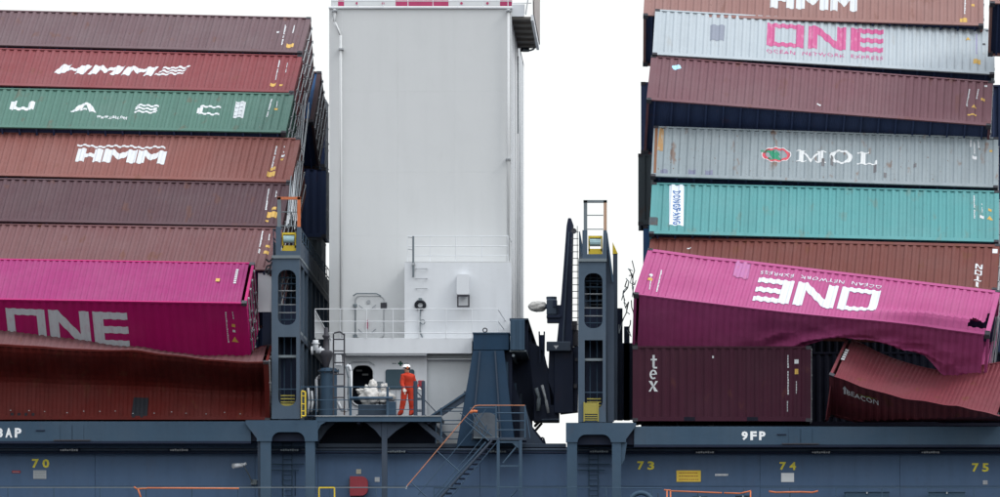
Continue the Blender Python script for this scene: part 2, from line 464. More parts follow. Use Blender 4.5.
    def wall(s, px, py):
        "where a sight line through photo point (px, py) meets the wall; coordinates as the wall's own sign painter would give"
        inv = s.Mx.inverted(); c = Vector((CAMX, -DIST, CAMZ)); p = W(px, py, 0)
        a = inv @ c; d = (inv @ p) - a; t = -a.y / d.y; q = a + d * t
        return q.x, q.z
    def decal(s, polys, mat, name='lettering', roof=False):
        polys = split(polys, 0, [x for x in s.cor.xs])
        if len(s.zs) > 2: polys = split(polys, 1, s.zs)
        mb = MB()
        for p in polys:
            if abs(sum(p[i][0] * p[(i + 1) % len(p)][1] - p[(i + 1) % len(p)][0] * p[i][1] for i in range(len(p)))) < 1e-7: continue
            v = [(x, .010 + s.cor.y(x) - s.off, z) for x, z in p]
            if s.deform: v = [s.deform(q) for q in v]
            mb.face(v)
        if not mb.f: return
        o = mb.build(name, mat, s.root, recalc=False)
        if name in ('code_marks', 'small_lettering', 'web_address'): o['kind'] = 'stuff'
        return o
    def text(s, keys, BL, BR, TL, mat, gap=.12, widths=None, ital=0, name='lettering', polys=None):
        "place letters between two photo points of their foot line, with their top at TL"
        a = s.wall(*BL); b = s.wall(*BR); c = s.wall(*TL); w = b[0] - a[0]; sl = b[1] - a[1]; h = c[1] - a[1]
        out = []
        if polys is not None: out = word(polys, a[0], a[1], w, h, ital, sl)
        else:
            n = len(keys); ww = widths or [1] * n; tot = sum(ww) + gap * (n - 1); x = 0
            for k, q in zip(keys, ww):
                fx = x / tot; out += word(LT[k], a[0] + w * fx, a[1] + sl * fx, w * q / tot, h, ital, sl * q / tot); x += q + gap
        return s.decal(out, mat, name)
    def code(s, P, Q, width=.05, mat=None, step=.085, fill=.82, name='code_marks', seed=0):
        "a column or line of small stencilled characters between two photo points"
        a = Vector(s.wall(*P)); b = Vector(s.wall(*Q)); d = b - a; n = max(2, int(d.length / step)); d /= n; u = d.normalized(); pr = Vector((-u.y, u.x)) * width
        rnd = random.Random(seed + int(P[0]) + int(P[1])); ps = []
        for i in range(n):
            if rnd.random() < .06: continue
            o = a + d * i; k = .55 + .45 * rnd.random()
            c = [o, o + d * fill, o + d * fill + pr * k, o + pr * k]
            q = [(v.x, v.y) for v in c]
            ps.append(q)
        return s.decal(ps, mat or M['mark_w'], name)
    def patch(s, pts, mat, name='label'):
        q = [s.wall(*p) for p in pts]; return s.decal([q], mat, name)
    def tri(s, px, py, r=.09):
        a = s.wall(px, py); return s.decal([[(a[0] - r, a[1] - r * .8), (a[0] + r, a[1] - r * .8), (a[0], a[1] + r)]], M['mark_y'], 'warning_triangle')
    def sq(s, px, py, r=.08, mat=None, h=None):
        a = s.wall(px, py); h = h or r; return s.decal([R_(a[0] - r, a[0] + r, a[1] - h, a[1] + h)], mat or M['mark_y'], 'label')

C = {}
C['mauve'] = paint('mauve brown container paint', (0.108, 0.066, 0.075), .6, .3, .3, .25, 21)
C['hmmred'] = paint('faded red container paint', (0.170, 0.042, 0.048), .6, .25, .3, .2, 22)
C['green'] = paint('green container paint', (0.061, 0.134, 0.109), .6, .25, .3, .2, 23)
C['brown4'] = paint('reddish brown container paint', (0.180, 0.068, 0.060), .6, .25, .3, .25, 24)
C['mauve5'] = paint('violet brown container paint', (0.072, 0.038, 0.046), .6, .25, .3, .2, 25)
C['brown6'] = paint('rosy brown container paint', (0.125, 0.056, 0.060), .6, .3, .3, .3, 26)
C['pinkL'] = paint('magenta container paint', (0.361, 0.007, 0.116), .5, .12, .2, .05, 27, rustcol=(.2, .02, .08))
C['pinkR'] = paint('pink container paint', (0.316, 0.056, 0.169), .5, .15, .2, .05, 28, dent=.5, rustcol=(.25, .02, .1))
C['pinkroof'] = paint('faded pink roof paint', (0.243, 0.024, 0.121), .6, .2, .25, .05, 29, rustcol=(.3, .03, .13))
C['rustbrown'] = paint('rust brown container paint', (0.088, 0.009, 0.007), .65, .25, .5, .2, 30, dent=.6, rustcol=(.10, .035, .018))
C['topbrown'] = paint('salmon brown container paint', (0.229, 0.126, 0.115), .6, .25, .25, .2, 31)
C['white'] = paint('white container paint', (0.332, 0.374, 0.405), .55, .15, .22, .12, 32, rustcol=(.25, .22, .18))
C['mauveR'] = paint('dusky mauve container paint', (0.132, 0.062, 0.075), .6, .3, .3, .2, 33)
C['grey'] = paint('blue grey container paint', (0.215, 0.254, 0.275), .6, .25, .4, .45, 34, rustcol=(.16, .085, .05))
C['teal'] = paint('teal container paint', (0.080, 0.249, 0.257), .55, .2, .3, .25, 35, rustcol=(.13, .16, .13))
C['brownR'] = paint('tan brown container paint', (0.122, 0.039, 0.033), .6, .25, .3, .3, 36)
C['maroon'] = paint('dark maroon container paint', (0.041, 0.008, 0.020), .55, .2, .35, .15, 37)
C['beacon'] = paint('dull red container paint', (0.147, 0.032, 0.043), .6, .25, .4, .3, 38, dent=.5)
C['navyc'] = paint('navy container paint', (.028, .045, .105), .55, .2, .3, .1, 39)
C['bluec'] = paint('blue container paint', (.03, .10, .24), .55, .2, .3, .1, 40)
C['greyc'] = paint('dark grey container paint', (.06, .075, .085), .55, .2, .3, .2, 41)
C['shade'] = paint('blackened shade paint', (0.004, 0.005, 0.014), .6, .1, .3, .1, 43)  # near black, so the shade of the gaps is in the colour
C['darkend'] = paint('dark rusty door paint', (.06, .035, .04), .6, .2, .3, .4, 42)
LW = lambda nm, und, a=.25, sd_=1: worn(nm, (.50, .52, .54), und, a, sd_)

GL = 'containers of the leaning stack left of the white deckhouse'
GR = 'containers of the leaning stack at the right'
def pose(p): return (Vector(p[:3]), p[3], p[4], p[5])
PO = dict(
 L6=(-13.886, 2.2, 5.383, -51.224, 1.414, -6.045), L5=(-13.696, 4.22, 7.062, -49.545, 1.491, -4.8),
 L4=(-13.486, 6.19, 8.798, -47.906, 1.773, -5.3), L3=(-13.797, 7.913, 10.677, -51.857, 1.46, -4.0),
 L2=(-13.64, 9.95, 12.335, -53.071, 1.817, -4.0), L1=(-13.463, 12.02, 13.98, -54.283, 1.892, -4.411),
 L7=(-14.56, 1.35, 2.055, 38.948, 1.192, -3.834),
 R6=(10.948, 4.086, 4.904, -48.031, 1.734, -4.415), R5=(11.109, 5.979, 6.703, -41.186, 1.524, -1.447),
 R4=(11.164, 7.617, 8.803, -41.357, 1.99, -.98), R3=(10.99, 8.777, 11.352, -46.585, 4.418, -.75),
 R2=(11.2, 10.693, 13.262, -44.821, 3.32, .366), R1=(10.87, 12.302, 15.01, -41.867, 1.874, -.958),
 R7=(10.529, -.605, 3.533, -52.827, 7.368, -6.6), R8=(7.517, .123, -.018, 0, .094, -.3),
 R9=(13.768, .137, -1.227, 37.162, 14.175, -8.846), B1=(-13.189, 14.6, 11.75, -39.204, 1.778, -4.963))

# --- left stack, from the top down
c = Box('mauve brown container with plain ribbed wall, topmost of the leaning left stack', C['mauve'], pose(PO['L1']), group=GL, rail=C['mauve'])
c.code((285, 24), (281, 44), .06); c.code((294, 24), (292, 32), .05); c.sq(278, 31, .05, M['mark_w']); c.sq(290, 45, .13)
c = Box('faded red container lettered HMM with trailing waves, second from top at left', C['hmmred'], pose(PO['L2']), group=GL)
w_ = LW('white paint on red', (.30, .08, .085))
a_ = c.wall(54, 72); b_ = c.wall(193, 70)
c.text('HMM', (54, 72.5), (151, 75), (54, 63.8), w_, gap=.10, ital=.20)
wv = waves(0, 1, .02, .20, .05, 14, 2.2) + waves(0.03, 1, .36, .20, .05, 14, 2.2) + waves(.06, 1.02, .70, .22, .05, 14, 2.2)
c.text('', (154, 75), (182, 73.5), (154, 66), w_, polys=wv, ital=.22, name='wave_logo')
c.code((279, 59), (275, 79), .055); c.code((287, 62), (285, 72), .05); c.sq(273, 84, .1); c.sq(281, 84, .06)
c = Box('green container with four widely spaced white letters, third from top at left', C['green'], pose(PO['L3']), group=GL)
w_ = LW('white paint on green', (.085, .205, .155), .2, 3)
c.text('U', (9, 109), (33, 109.5), (9, 100.5), w_); c.text('A', (70, 111), (96, 111.5), (70, 102), w_)
c.text('S', (134, 112), (157, 112.5), (134, 103.5), w_); c.text('C', (196, 113.8), (219, 114.2), (196, 105), w_)
c.text('', (96, 117.5), (127, 118.5), (96, 114.4), w_, polys=font_polys('www.uasc.net', .02), name='web_address')
c.patch([(233, 117), (243, 117), (246, 101), (236, 101)], M['paper'])
for k in range(4): c.code((234 + k * .6, 115 - 4 * k), (242 + k * .6, 115 - 4 * k), .05, C['navyc'], .09)
c.code((271, 98), (266, 116), .06); c.code((277, 100), (276, 106), .04); c.sq(276, 108, .06)
c = Box('reddish brown container with white HMM under a wavy line, fourth from top at left', C['brown4'], pose(PO['L4']), group=GL)
w_ = LW('white paint on brown', (.265, .11, .092), .15, 5)
c.text('HMM', (75, 160.5), (164, 163.5), (75.5, 147.5), w_, gap=.04, widths=[.95, 1.25, 1.05])
wl = waves(0, .5, 0, 1, .5, 8, 1.5) + [[(.46, .5), (.54, -1), (.54, 0), (.46, 1.5)]][:0] + waves(.5, 1, 0, 1, .5, 8, 1.5)
c.text('', (77, 146), (165, 148), (77, 144.3), w_, polys=wl, name='wave_logo')
c.code((276, 145), (271, 167), .06); c.code((284, 145), (283, 152), .05); c.sq(271, 173.5, .14); c.sq(273, 168, .09); c.sq(283, 155, .06, M['mark_w']); c.sq(282, 158.5, .05)
c = Box('violet brown container without lettering, between the HMM box and the rosy brown box', C['mauve5'], pose(PO['L5']), group=GL)
c.code((268, 188), (265, 210), .06); c.code((276, 190), (275, 197), .05); c.sq(272, 214, .17); c.sq(274, 208, .08); c.sq(267, 220, .05)
c = Box('rosy brown container with ribbed wall, resting just above the magenta box at left', C['brown6'], pose(PO['L6']), group=GL)
c.code((262, 231), (258, 253), .06); c.code((269, 234), (268, 242), .05); c.sq(267.5, 246, .07); c.sq(266, 252, .09)
# --- magenta box rolled towards the viewer
c = Box('magenta container rolled towards the viewer, white ONE on its dark shaded side', C['pinkL'], pose(PO['L7']), group=GL, pitch=.30, depth=.025, roofmat=C['pinkroof'], roof_depth=.03)
w_ = worn('white paint on magenta', (.50, .56, .60), (.4, .05, .2), .2, 7)
c.text('ONE', (9, 343), (130, 348), (5.6, 308.3), w_, gap=.1, widths=[1.1, 1.15, .98])
c.code((225, 312), (228, 343), .05); c.code((232, 312), (233, 320), .04); c.sq(233.5, 326, .06); c.sq(234, 331.5, .05, M['mark_w']); c.tri(235, 340, .12)
# code and triangle on its roof
def roof_marks(c, items, z):
    for (x, y, rx, ry, mt, nm) in items:
        mb = MB(); mb.box(x - rx, x + rx, y - ry, y + ry, z, z + .004); mb.build(nm, mt, c.root)
roof_marks(c, [(5.55, 1.2 + .11 * k, .045, .035, M['mark_w'], 'code_mark') for k in range(8)] + [(4.95, 1.35, .07, .09, M['mark_y'], 'label')], 2.59)

# --- crushed rust brown box at the bottom
def lin(x, pts):
    if x <= pts[0][0]: return pts[0][1]
    for (a, u), (b, v) in zip(pts, pts[1:]):
        if x <= b: t = (x - a) / (b - a); t = t * t * (3 - 2 * t); return u + (v - u) * t
    return pts[-1][1]
from mathutils import noise as mnoise
def d_L8(p):
    x, y, z = p; H = 2.59; px = (x + 6.095) * PXM - 89.5
    f = z / H
    top = lin(px, [(0, 2.50), (100, 2.33), (270, 1.90)]); crease = .48
    ov = lin(px, [(0, .45), (130, .8), (240, 1.15)]); yy = y + (lin(f, [(0, 0), (crease, .42 * ov), (1, -1.0)]) if y < .16 else -1.0 * f)
    zz = f * top + y * f * lin(px, [(0, .36), (60, .29), (130, .15), (190, .12), (235, .19), (268, .31)])
    nz_ = mnoise.noise(Vector((x * .9, z * 1.1, 3)))
    return (x, yy + .10 * nz_ * (f * (1 - f) * 4), zz + .06 * nz_ * f)
c = Box('crushed rust brown container with buckled wall and bent roof at the bottom left', C['rustbrown'], (Vector(((270 - 500) / PXM - 6.095, .06, .03)), 0, 0, 0), group=GL, deform=d_L8, nz=14, nzr=4, pitch=.28, depth=.036, roof_pitch=.23, roofmat=C['brown6'], marks_off=.015)  # roof gets a lighter brown than the wall, painted as lit
c.patch([(131, 417), (147, 417), (148, 394), (133, 394)], M['black'], 'repair_patch')
roof_marks(c, [(5.75 + .02 * k, .9 + .17 * k, .12, .05, M['mark_w'], 'code_mark') for k in range(3)], 2.27)
for k in range(14): c.sq(12 + k * 17.5 + random.uniform(-3, 3), 411 + random.uniform(-1.5, 1.5), .022, M['galv'], .012)
for k in range(4): c.sq(12 + k * 7, 414, .05, M['black'], .05)

# --- right stack from the top down
c = Box('salmon brown container with white HMM letters, topmost of the right stack', C['topbrown'], pose(PO['R1']), group=GR)
w_ = LW('white paint on salmon', (.36, .15, .125), .1, 9)
c.text('HMM', (770, 7), (857, 11), (770, -12), w_, gap=.07, widths=[.85, 1.15, .95])
c.code((965, -10), (964, 14), .06); c.sq(963.5, 20, .13); c.sq(973, 5, .06)
c = Box('white container with pink ONE lettering under the salmon brown box', C['white'], pose(PO['R2']), group=GR)
w_ = worn('pink paint on white', (.40, .07, .19), (.6, .5, .55), .2, 11)
c.text('ONE', (766.5, 45), (883, 52), (766, 22.4), w_, gap=.13, widths=[1.05, 1.07, .93])
c.text('', (766.5, 52), (883, 59.5), (766.3, 48.6), worn('thin pink lettering', (.42, .07, .2), (.6, .5, .55), .1, 12), polys=font_polys('OCEAN  NETWORK  EXPRESS', .008, 1.15), name='small_lettering')
c.patch([(710, 39.5), (724, 40), (725, 24.5), (710.5, 24)], paint('greyed repaint', (.20, .22, .27), .6, .1, .1, 0), 'repainted_patch')
c.code((976, 34), (976, 54), .05, paint('violet stencil', (.25, .22, .4), .6, .1, .1, 0)); c.sq(977, 61, .13); c.tri(968, 38.5, .09); c.sq(984, 44, .05, M['steel_dark']); c.sq(984, 53, .05, M['galv'])
c = Box('dusky mauve container with pale blue sticker, tilted below the white box', C['mauveR'], pose(PO['R3']), group=GR)
c.decal([[(c.wall(676.5, 67)[0] + .17 * math.cos(t), c.wall(676.5, 67)[1] + .14 * math.sin(t) * (1.2 if math.sin(t) > 0 else .8)) for t in [k * math.pi / 5 for k in range(10)]]], plain('pale blue sticker', (.35, .62, .80)), 'sticker')
c.code((969, 88), (966, 106), .06); c.code((978, 88), (976, 98), .05); c.tri(974, 106, .1); c.sq(983, 99, .07); c.sq(972, 114, .16, M['mark_y'], .04); c.sq(819, 104, .07, M['mark_w'], .04); c.sq(986, 85, .05, M['mark_w'])
c = Box('weathered blue grey container with white MOL lettering and oval emblem', C['grey'], pose(PO['R4']), group=GR)
w_ = worn('white serif paint', (.55, .57, .58), (.3, .33, .32), .15, 13)
c.text(['Ms'], (796, 161), (826, 162), (796, 149.5), w_); c.text(['Os'], (829.5, 162.5), (852.5, 163.5), (829.5, 149), w_); c.text(['Ls'], (857, 163.5), (877, 164.3), (857, 151.5), w_)
redp = worn('red emblem paint', (.50, .07, .10), (.3, .33, .32), .3, 14); grp = worn('green emblem paint', (.02, .22, .12), (.3, .33, .32), .25, 15)
c.text('', (761, 161), (791, 162), (761, 146), w_, polys=ring(24, .03, .05), name='emblem_rim')
c.text('', (762, 160.4), (790, 161.4), (762, 146.8), redp, polys=ring(24, .11, .13), name='emblem_ring')
c.text('', (760, 160), (790, 161), (760, 147), grp, polys=[[(.0, .70), (.12, .62), (.45, .62), (.5, .80), (.3, .86), (.05, .84)], [(.30, .62), (.45, .12), (.72, .10), (.55, .62)], [(.33, .30), (.22, .12), (.45, .12)], [(.5, .62), (.52, .8), (.64, .66), (.66, .45)]], name='emblem_figure')
c.code((970, 140), (970, 147), .06); c.code((973.5, 141), (974, 153), .06); c.code((977.5, 140), (978, 148), .05); c.sq(974.5, 157, .08, M['mark_w']); c.sq(991, 150, .05)
rk = worn('bare rust', (.17, .075, .035), (.12, .05, .03), .6, 16)
c.patch([(653.5, 174), (656, 174), (658, 128), (655, 127)], rk, 'rust_patch'); c.patch([(657, 150), (663, 150), (664, 128), (660, 127)], worn('ochre rust', (.33, .20, .09), (.3, .33, .32), .8, 17), 'rust_patch')
for (x, y, h) in ((664, 172, .16), (692, 172, .14), (709, 173, .16), (875, 168, .2), (885, 175, .12), (915, 165, .1), (832, 160, .25), (823, 162, .2)):
    c.sq(x, y, .05 if x > 720 else .13, paint('stain', (.13, .13, .14) if x > 720 else (.16, .17, .24), .7, .3, .3, .2, x), h)
c = Box('bright teal container with a white name panel at its left end', C['teal'], pose(PO['R5']), group=GR)
c.patch([(669, 224.5), (683.5, 225), (684, 184.5), (669.5, 184)], plain('white name panel', (.62, .68, .76)), 'name_panel')
bl = worn('blue letters', (.05, .12, .30), (.3, .4, .5), .3, 18); off0 = c.off; c.off = .013
for k, ch in enumerate('DONGFANG'):
    ps = [[(y_, 1 - x_) for x_, y_ in q] for q in font_polys(ch, .03)]
    y0 = 190.5 + k * 4.25
    c.text('', (672.7, y0 + 3.4), (680.5, y0 + 3.5), (672.7, y0), bl, polys=ps, name='letter')
c.off = off0
c.code((973.5, 195), (974, 218), .05); c.code((981.5, 203), (982, 212), .04); c.sq(982, 216.5, .07, M['mark_w']); c.sq(990, 209.5, .06); c.tri(990, 217.5, .11); c.sq(653.5, 221, .15, C['greyc'], .2)
c = Box('tan brown container lying upside down between the teal and the pink box', C['brownR'], pose(PO['R6']), group=GR, inv=True, door='left')
w_ = LW('white paint on tan', (.205, .1, .08), .25, 19)
for k, ch in enumerate('NOTI'):
    ps = [[(1 - x_, 1 - y_) for x_, y_ in q] for q in (LT[ch] if ch in 'OTIN' else font_polys(ch, .02))]
    y0 = 263.5 + k * 6.0
    a_ = c.wall(975 - k * .6, y0 + 4.8); b_ = c.wall(982.5 - k * .6, y0 + 5); t_ = c.wall(975 - k * .6, y0)
    c.decal([[(a_[0] + (b_[0] - a_[0]) * x_, a_[1] + (t_[1] - a_[1]) * y_) for x_, y_ in q] for q in ps], w_, 'letter')
c.sq(995, 251, .09, M['mark_w'], .12); c.sq(689, 247.5, .07, M['mark_w'], .03)

# --- torn pink box, upside down
def lin_sharp(x, pts):
    if x <= pts[0][0]: return pts[0][1]
    for (a, u), (b, v) in zip(pts, pts[1:]):
        if x <= b: return u + (v - u) * (x - a) / (b - a)
    return pts[-1][1]
def d_R7(p):
    x, y, z = p; L = 12.19; px = 633 + (x + L / 2) / L * 356
    k = lin_sharp(px, [(633, .90), (700, .93), (735, .93), (770, .80), (812, .56), (838, .36), (872, .39), (902, .47), (926, .55), (944, .80), (962, .90), (989, .84)])
    n1 = mnoise.noise(Vector((x * .75, y * .9, 7))); n2 = mnoise.noise(Vector((x * 2.3, y * 2.6, 1)))
    inner = min(1, max(0, (px - 735) / 40)) * min(1, max(0, (985 - px) / 30))
    fy = max(0, y) / WID
    ny = y * (1 - (1 - k) * fy ** .8)
    rid = 1.1 - 2.2 * mnoise.voronoi(Vector((x * .95 + y * .4, y * 1.1, 4)))[0][0]
    nz_ = z + inner * fy * (.12 * n1 + .17 * rid + .02 * n2) * (1 if z < 1.2 else .2) + .25 * inner * fy
    # ridge bows up and the wall bulges above it
    g = math.exp(-((px - 870) / 60) ** 2); nz_ += .12 * g * (1 - z / 2.9)
    bul = min(1, max(0, (px - 850) / 70)) * math.exp(-((z - .45) / .35) ** 2)
    if y < .3: ny += -.42 * bul + .10 * min(1, max(0, (px - 850) / 60)) * math.exp(-((z - 1.1) / .4) ** 2)
    left = max(0, 1 - abs(px - 690) / 40) * .05 * math.sin(z * 3)
    return (x, ny + left, nz_)
c = Box('torn pink container lying upside down with crumpled roof and inverted ONE lettering', C['pinkR'], pose(PO['R7']), H=2.9, group=GR, inv=True, door='left', deform=d_R7, nz=26, nzr=16, pitch=.255, depth=.036, roof_pitch=.24, hole=[(967, 331), (992, 335), (992, 311), (987.5, 313), (984, 321), (976, 325)], marks_off=.018)
w_ = worn('pale paint on pink', (.50, .53, .58), (.35, .1, .2), .15, 20)
def invtext(c, polys, TLp, TRp, BLp, mat, name='lettering'):
    "lettering that stands on its head: TLp / TRp are the photo points of its foot line at left and right, BLp its head line at left"
    a = c.wall(*TRp); b = c.wall(*TLp); t = c.wall(*BLp); t0 = c.wall(*TLp)
    h = t[1] - t0[1]; w = b[0] - a[0]; s0 = b[1] - a[1]
    c.decal([[(a[0] + w * x, a[1] + s0 * x + h * y) for x, y in q] for q in polys], mat, name)
def joined(keys, ws, gap):
    tot = sum(ws) + gap * (len(ws) - 1); x = 0; o = []
    for k, q in zip(keys, ws): o += [[((x + px_ * q) / tot, py_) for px_, py_ in P] for P in LT[k]]; x += q + gap
    return o
invtext(c, joined('ONE', [1.05, 1.1, .98], .1), (759, 277), (881, 291.5), (753, 300), w_)
invtext(c, font_polys('OCEAN  NETWORK  EXPRESS', .006, 1.15), (761, 270), (882, 285.5), (760.5, 273.2), w_, 'small_lettering')
c.code((661, 270), (656, 291), .05); c.code((651, 276), (649, 289), .04); c.sq(650, 279, .08); c.sq(651, 275, .06, M['mark_w'])
c.patch([(733, 276), (748, 279), (751, 263), (736, 260)], worn('violet overpaint', (.33, .11, .26), (.36, .11, .21), .9, 23), 'faded_patch')

# --- maroon 20 foot box and the crushed dull red one
c = Box('dark maroon short container standing upright with white letters tex', C['maroon'], pose(PO['R8']), L=6.06, H=2.57, pitch=.29, depth=.036, group=GR)
w_ = LW('white paint on maroon', (.1, .05, .05), .15, 24)
c.text('t', (650, 368.5), (657.5, 368.5), (650, 355), w_, name='letter'); c.text('e', (649.6, 379.3), (657, 379.3), (649.6, 369.6), w_, name='letter'); c.text('x', (648.6, 391.5), (658, 391.5), (648.6, 381), w_, name='letter')
c.code((787.5, 355), (787.5, 395), .05); c.code((796, 381), (796, 394), .03); c.sq(796.5, 361.5, .07, M['mark_w']); c.sq(796.5, 371.5, .06, M['mark_y'], .09); c.sq(713, 357, .03, M['mark_w'], .04)
c.code((787, 401), (787, 412), .04, M['galv'])
for a in (684, 747): obj_ = MB().box(W(a, 0, 0).x - c.root.location.x, W(a + 11, 0, 0).x - c.root.location.x, -.006, .0, .03, .16).build('fork_pocket', C['shade'], c.root)  # thin black patches paint the shade of the pocket openings
G9 = Matrix.Translation(PO['R9'][:3]) @ (Euler((0, 0, rad(PO['R9'][5]))).to_matrix() @ Euler((0, rad(PO['R9'][4]), 0)).to_matrix() @ Euler((rad(PO['R9'][3]), 0, 0)).to_matrix()).to_4x4()
G9i = G9.inverted()
def d_R9(p):
    x, y, z = p; f = z / 2.59; u = (x + 3.03) / 6.06
    z2 = z - .22 * math.sin(min(1, u * 1.35) * math.pi) * f + .0
    fy = y / WID
    z2 += f * (-.30 * math.sin(u * math.pi) * fy + .80 * max(0, u - .6) / .4 * fy)
    z2 += .05 * mnoise.noise(Vector((x * 1.4, y * 1.5, 0))) * f
    if y < .3: y += 1.25 * max(0, 1 - f) ** .9
    w = G9 @ Vector((x, y, z2))
    if w.z < .04: w.z = .04 + .02 * (w.z) * 0; w.y += .25
    return tuple(G9i @ w)
c = Box('crushed dull red container with a sagging roof and BEACON lettering', C['beacon'], pose(PO['R9']), L=6.06, H=2.59, pitch=.26, depth=.03, group=GR, deform=d_R9, nz=16, nzr=12, roof_pitch=.15, roof_depth=.02, marks_off=.02)
w_ = worn('grey white lettering', (.85, .86, .88), (.1, .04, .04), .15, 26)
c.text('', (843, 401.5), (875, 411), (843, 393.5), w_, polys=font_polys('BEACON', .01), name='lettering')
c.text('', (838.5, 401), (843.5, 402.5), (838.5, 388), w_, polys=[R_(.3, .7, 0, .6), [(.1, .6), (.9, .6), (.7, .85), (.3, .85)], [(.35, .85), (.65, .85), (.5, 1)]], name='lighthouse_emblem')
c.text('', (853, 397.5), (876, 404), (853, 394.5), worn('olive swoosh', (.25, .28, .04), (.1, .04, .04), .2, 27), polys=[[(0, .3), (.5, .1), (1, .8), (.6, .9)]], name='swoosh')
roof_marks(c, [(-2.82, 1.1 + .14 * k, .06, .05, M['mark_w'], 'code_mark') for k in range(5)], 2.56)

# --- inner rows seen in the gaps
GI = 'inner containers seen in the gaps between stacks'
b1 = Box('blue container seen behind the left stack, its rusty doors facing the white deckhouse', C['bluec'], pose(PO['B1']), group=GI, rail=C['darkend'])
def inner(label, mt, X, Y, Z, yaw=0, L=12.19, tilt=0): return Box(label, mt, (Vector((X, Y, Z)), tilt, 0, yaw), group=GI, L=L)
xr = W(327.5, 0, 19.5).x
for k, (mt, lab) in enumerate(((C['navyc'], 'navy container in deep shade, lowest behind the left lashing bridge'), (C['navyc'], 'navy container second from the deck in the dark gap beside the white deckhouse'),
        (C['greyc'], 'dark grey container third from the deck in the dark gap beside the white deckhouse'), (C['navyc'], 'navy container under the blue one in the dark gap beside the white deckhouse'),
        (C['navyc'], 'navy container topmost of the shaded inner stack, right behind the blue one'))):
    inner(lab, mt, xr - 6.095 - (.12, 0, .2, .05, .1)[k], 19.5, .05 + 2.6 * k)  # dark paint puts the shade of the gap into these boxes
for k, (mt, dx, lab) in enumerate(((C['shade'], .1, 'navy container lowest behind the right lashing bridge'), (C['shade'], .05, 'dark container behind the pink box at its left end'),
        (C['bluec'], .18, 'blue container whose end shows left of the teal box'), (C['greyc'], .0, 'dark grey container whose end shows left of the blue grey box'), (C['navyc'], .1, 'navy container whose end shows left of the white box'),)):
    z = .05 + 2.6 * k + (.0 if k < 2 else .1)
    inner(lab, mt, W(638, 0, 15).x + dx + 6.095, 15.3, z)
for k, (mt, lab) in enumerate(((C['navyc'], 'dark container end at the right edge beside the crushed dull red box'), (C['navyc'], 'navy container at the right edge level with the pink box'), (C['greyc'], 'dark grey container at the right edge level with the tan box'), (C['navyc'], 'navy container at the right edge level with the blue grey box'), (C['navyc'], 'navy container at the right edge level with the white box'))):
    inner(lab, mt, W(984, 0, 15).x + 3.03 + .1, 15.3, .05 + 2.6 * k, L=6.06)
inner('container painted dark for shade between the maroon and the crushed dull red box', C['shade'], W(700, 0, 3.2).x + 6.4, 4.6, .06)  # blackened colour stands in for the shade of the gap
# salmon box corner at the top right edge of the photograph
Box('salmon brown container corner at the top right edge, beside the topmost box', C['topbrown'], (Vector((W(990, 0, 7.3).x + 3.03, 7.3, W(0, 6, 7.3).z)), -43, 2, -2), L=6.06, group=GI)
#NEXT
# ------------------------------------------------------------------ the ship's side
def P(px, py, Y): v = W(px, py, Y); return (v.x, v.z)
def X_(px, Y=0): return W(px, 0, Y).x
def Z_(py, Y=0): return W(0, py, Y).z
def pbox(mb, px0, px1, py0, py1, Y0, Y1, nx=1):
    "box whose near face (at Y0) covers the given photo rectangle"
    return mb.box(X_(px0, Y0), X_(px1, Y0), Y0, Y1, Z_(py1, Y0), Z_(py0, Y0), nx)
def obj(name, fn, mat, parent=None, **k):
    mb = MB(); fn(mb); return mb.build(name, mat, parent, **k)

# unseen dark ground, added to cut the light bounced up from below
blocker_mat = paint('dark bounce blocker', (.035, .035, .038), .9, .2, .3, 0, 50)
tag(obj('bounce_blocker', lambda mb: mb.box(-400, 400, -1200, -7, -17.5, -14.4), blocker_mat), kind='structure')

hull_m = M['navy']
DECK = -3.5
hull = wempty('ship_hull', (0, 1.8, DECK), 'navy side of the ship under the container stacks, with a walkway behind pillars', 'ship')
# shell below the deck, deck walkway, passage back wall (longitudinal coaming)
obj('side_shell', lambda mb: mb.box(-60, 60, -1.2, -1.05, -16.9, DECK - .02), hull_m, hull)
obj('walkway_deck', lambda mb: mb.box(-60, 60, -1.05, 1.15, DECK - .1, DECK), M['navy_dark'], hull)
def wallpanel(px0, px1, top):
    return lambda mb: mb.box(X_(px0, 1.15) + .004, X_(px1, 1.15) - .004, 1.15, 1.3, DECK, Z_(top, 1.15))
edges = [-900, -300, -60, 95, 255, 318, 386, 480, 570, 618, 760, 900, 1060, 1400, 2000]
for a, bb in zip(edges, edges[1:]):
    top = 447 if 318 <= a < 570 else 440
    obj('wall_plate', wallpanel(a, bb, top), M['wall_lit'], hull, bevel=.004)
obj('wall_backing', lambda mb: mb.box(X_(-900), X_(2000), 1.31, 1.36, DECK, Z_(449, 1.3)), M['navy_dark'], hull)
# overhead beam (fascia), left and right part
def fascia(mb, px0, px1, p0, p1):
    mb.box(X_(px0), X_(px1), -.02, .12, Z_(p1), Z_(p0))
obj('upper_beam', lambda mb: fascia(mb, -900, 251, 421.5, 441.5), M['navy_light'], hull, bevel=.01)
obj('upper_beam', lambda mb: fascia(mb, 634, 2000, 426.6, 445), M['navy_light'], hull, bevel=.01)
obj('beam_flange', lambda mb: pbox(mb, -900, 251, 441.5, 443.5, -.06, .5), M['navy_dark'], hull)
obj('beam_flange', lambda mb: pbox(mb, 634, 2000, 445, 447, -.06, .5), M['navy_dark'], hull)
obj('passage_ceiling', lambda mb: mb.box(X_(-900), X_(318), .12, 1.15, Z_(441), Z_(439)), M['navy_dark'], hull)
obj('passage_ceiling', lambda mb: mb.box(X_(570), X_(2000), .12, 1.15, Z_(444.5), Z_(442.5)), M['navy_dark'], hull)
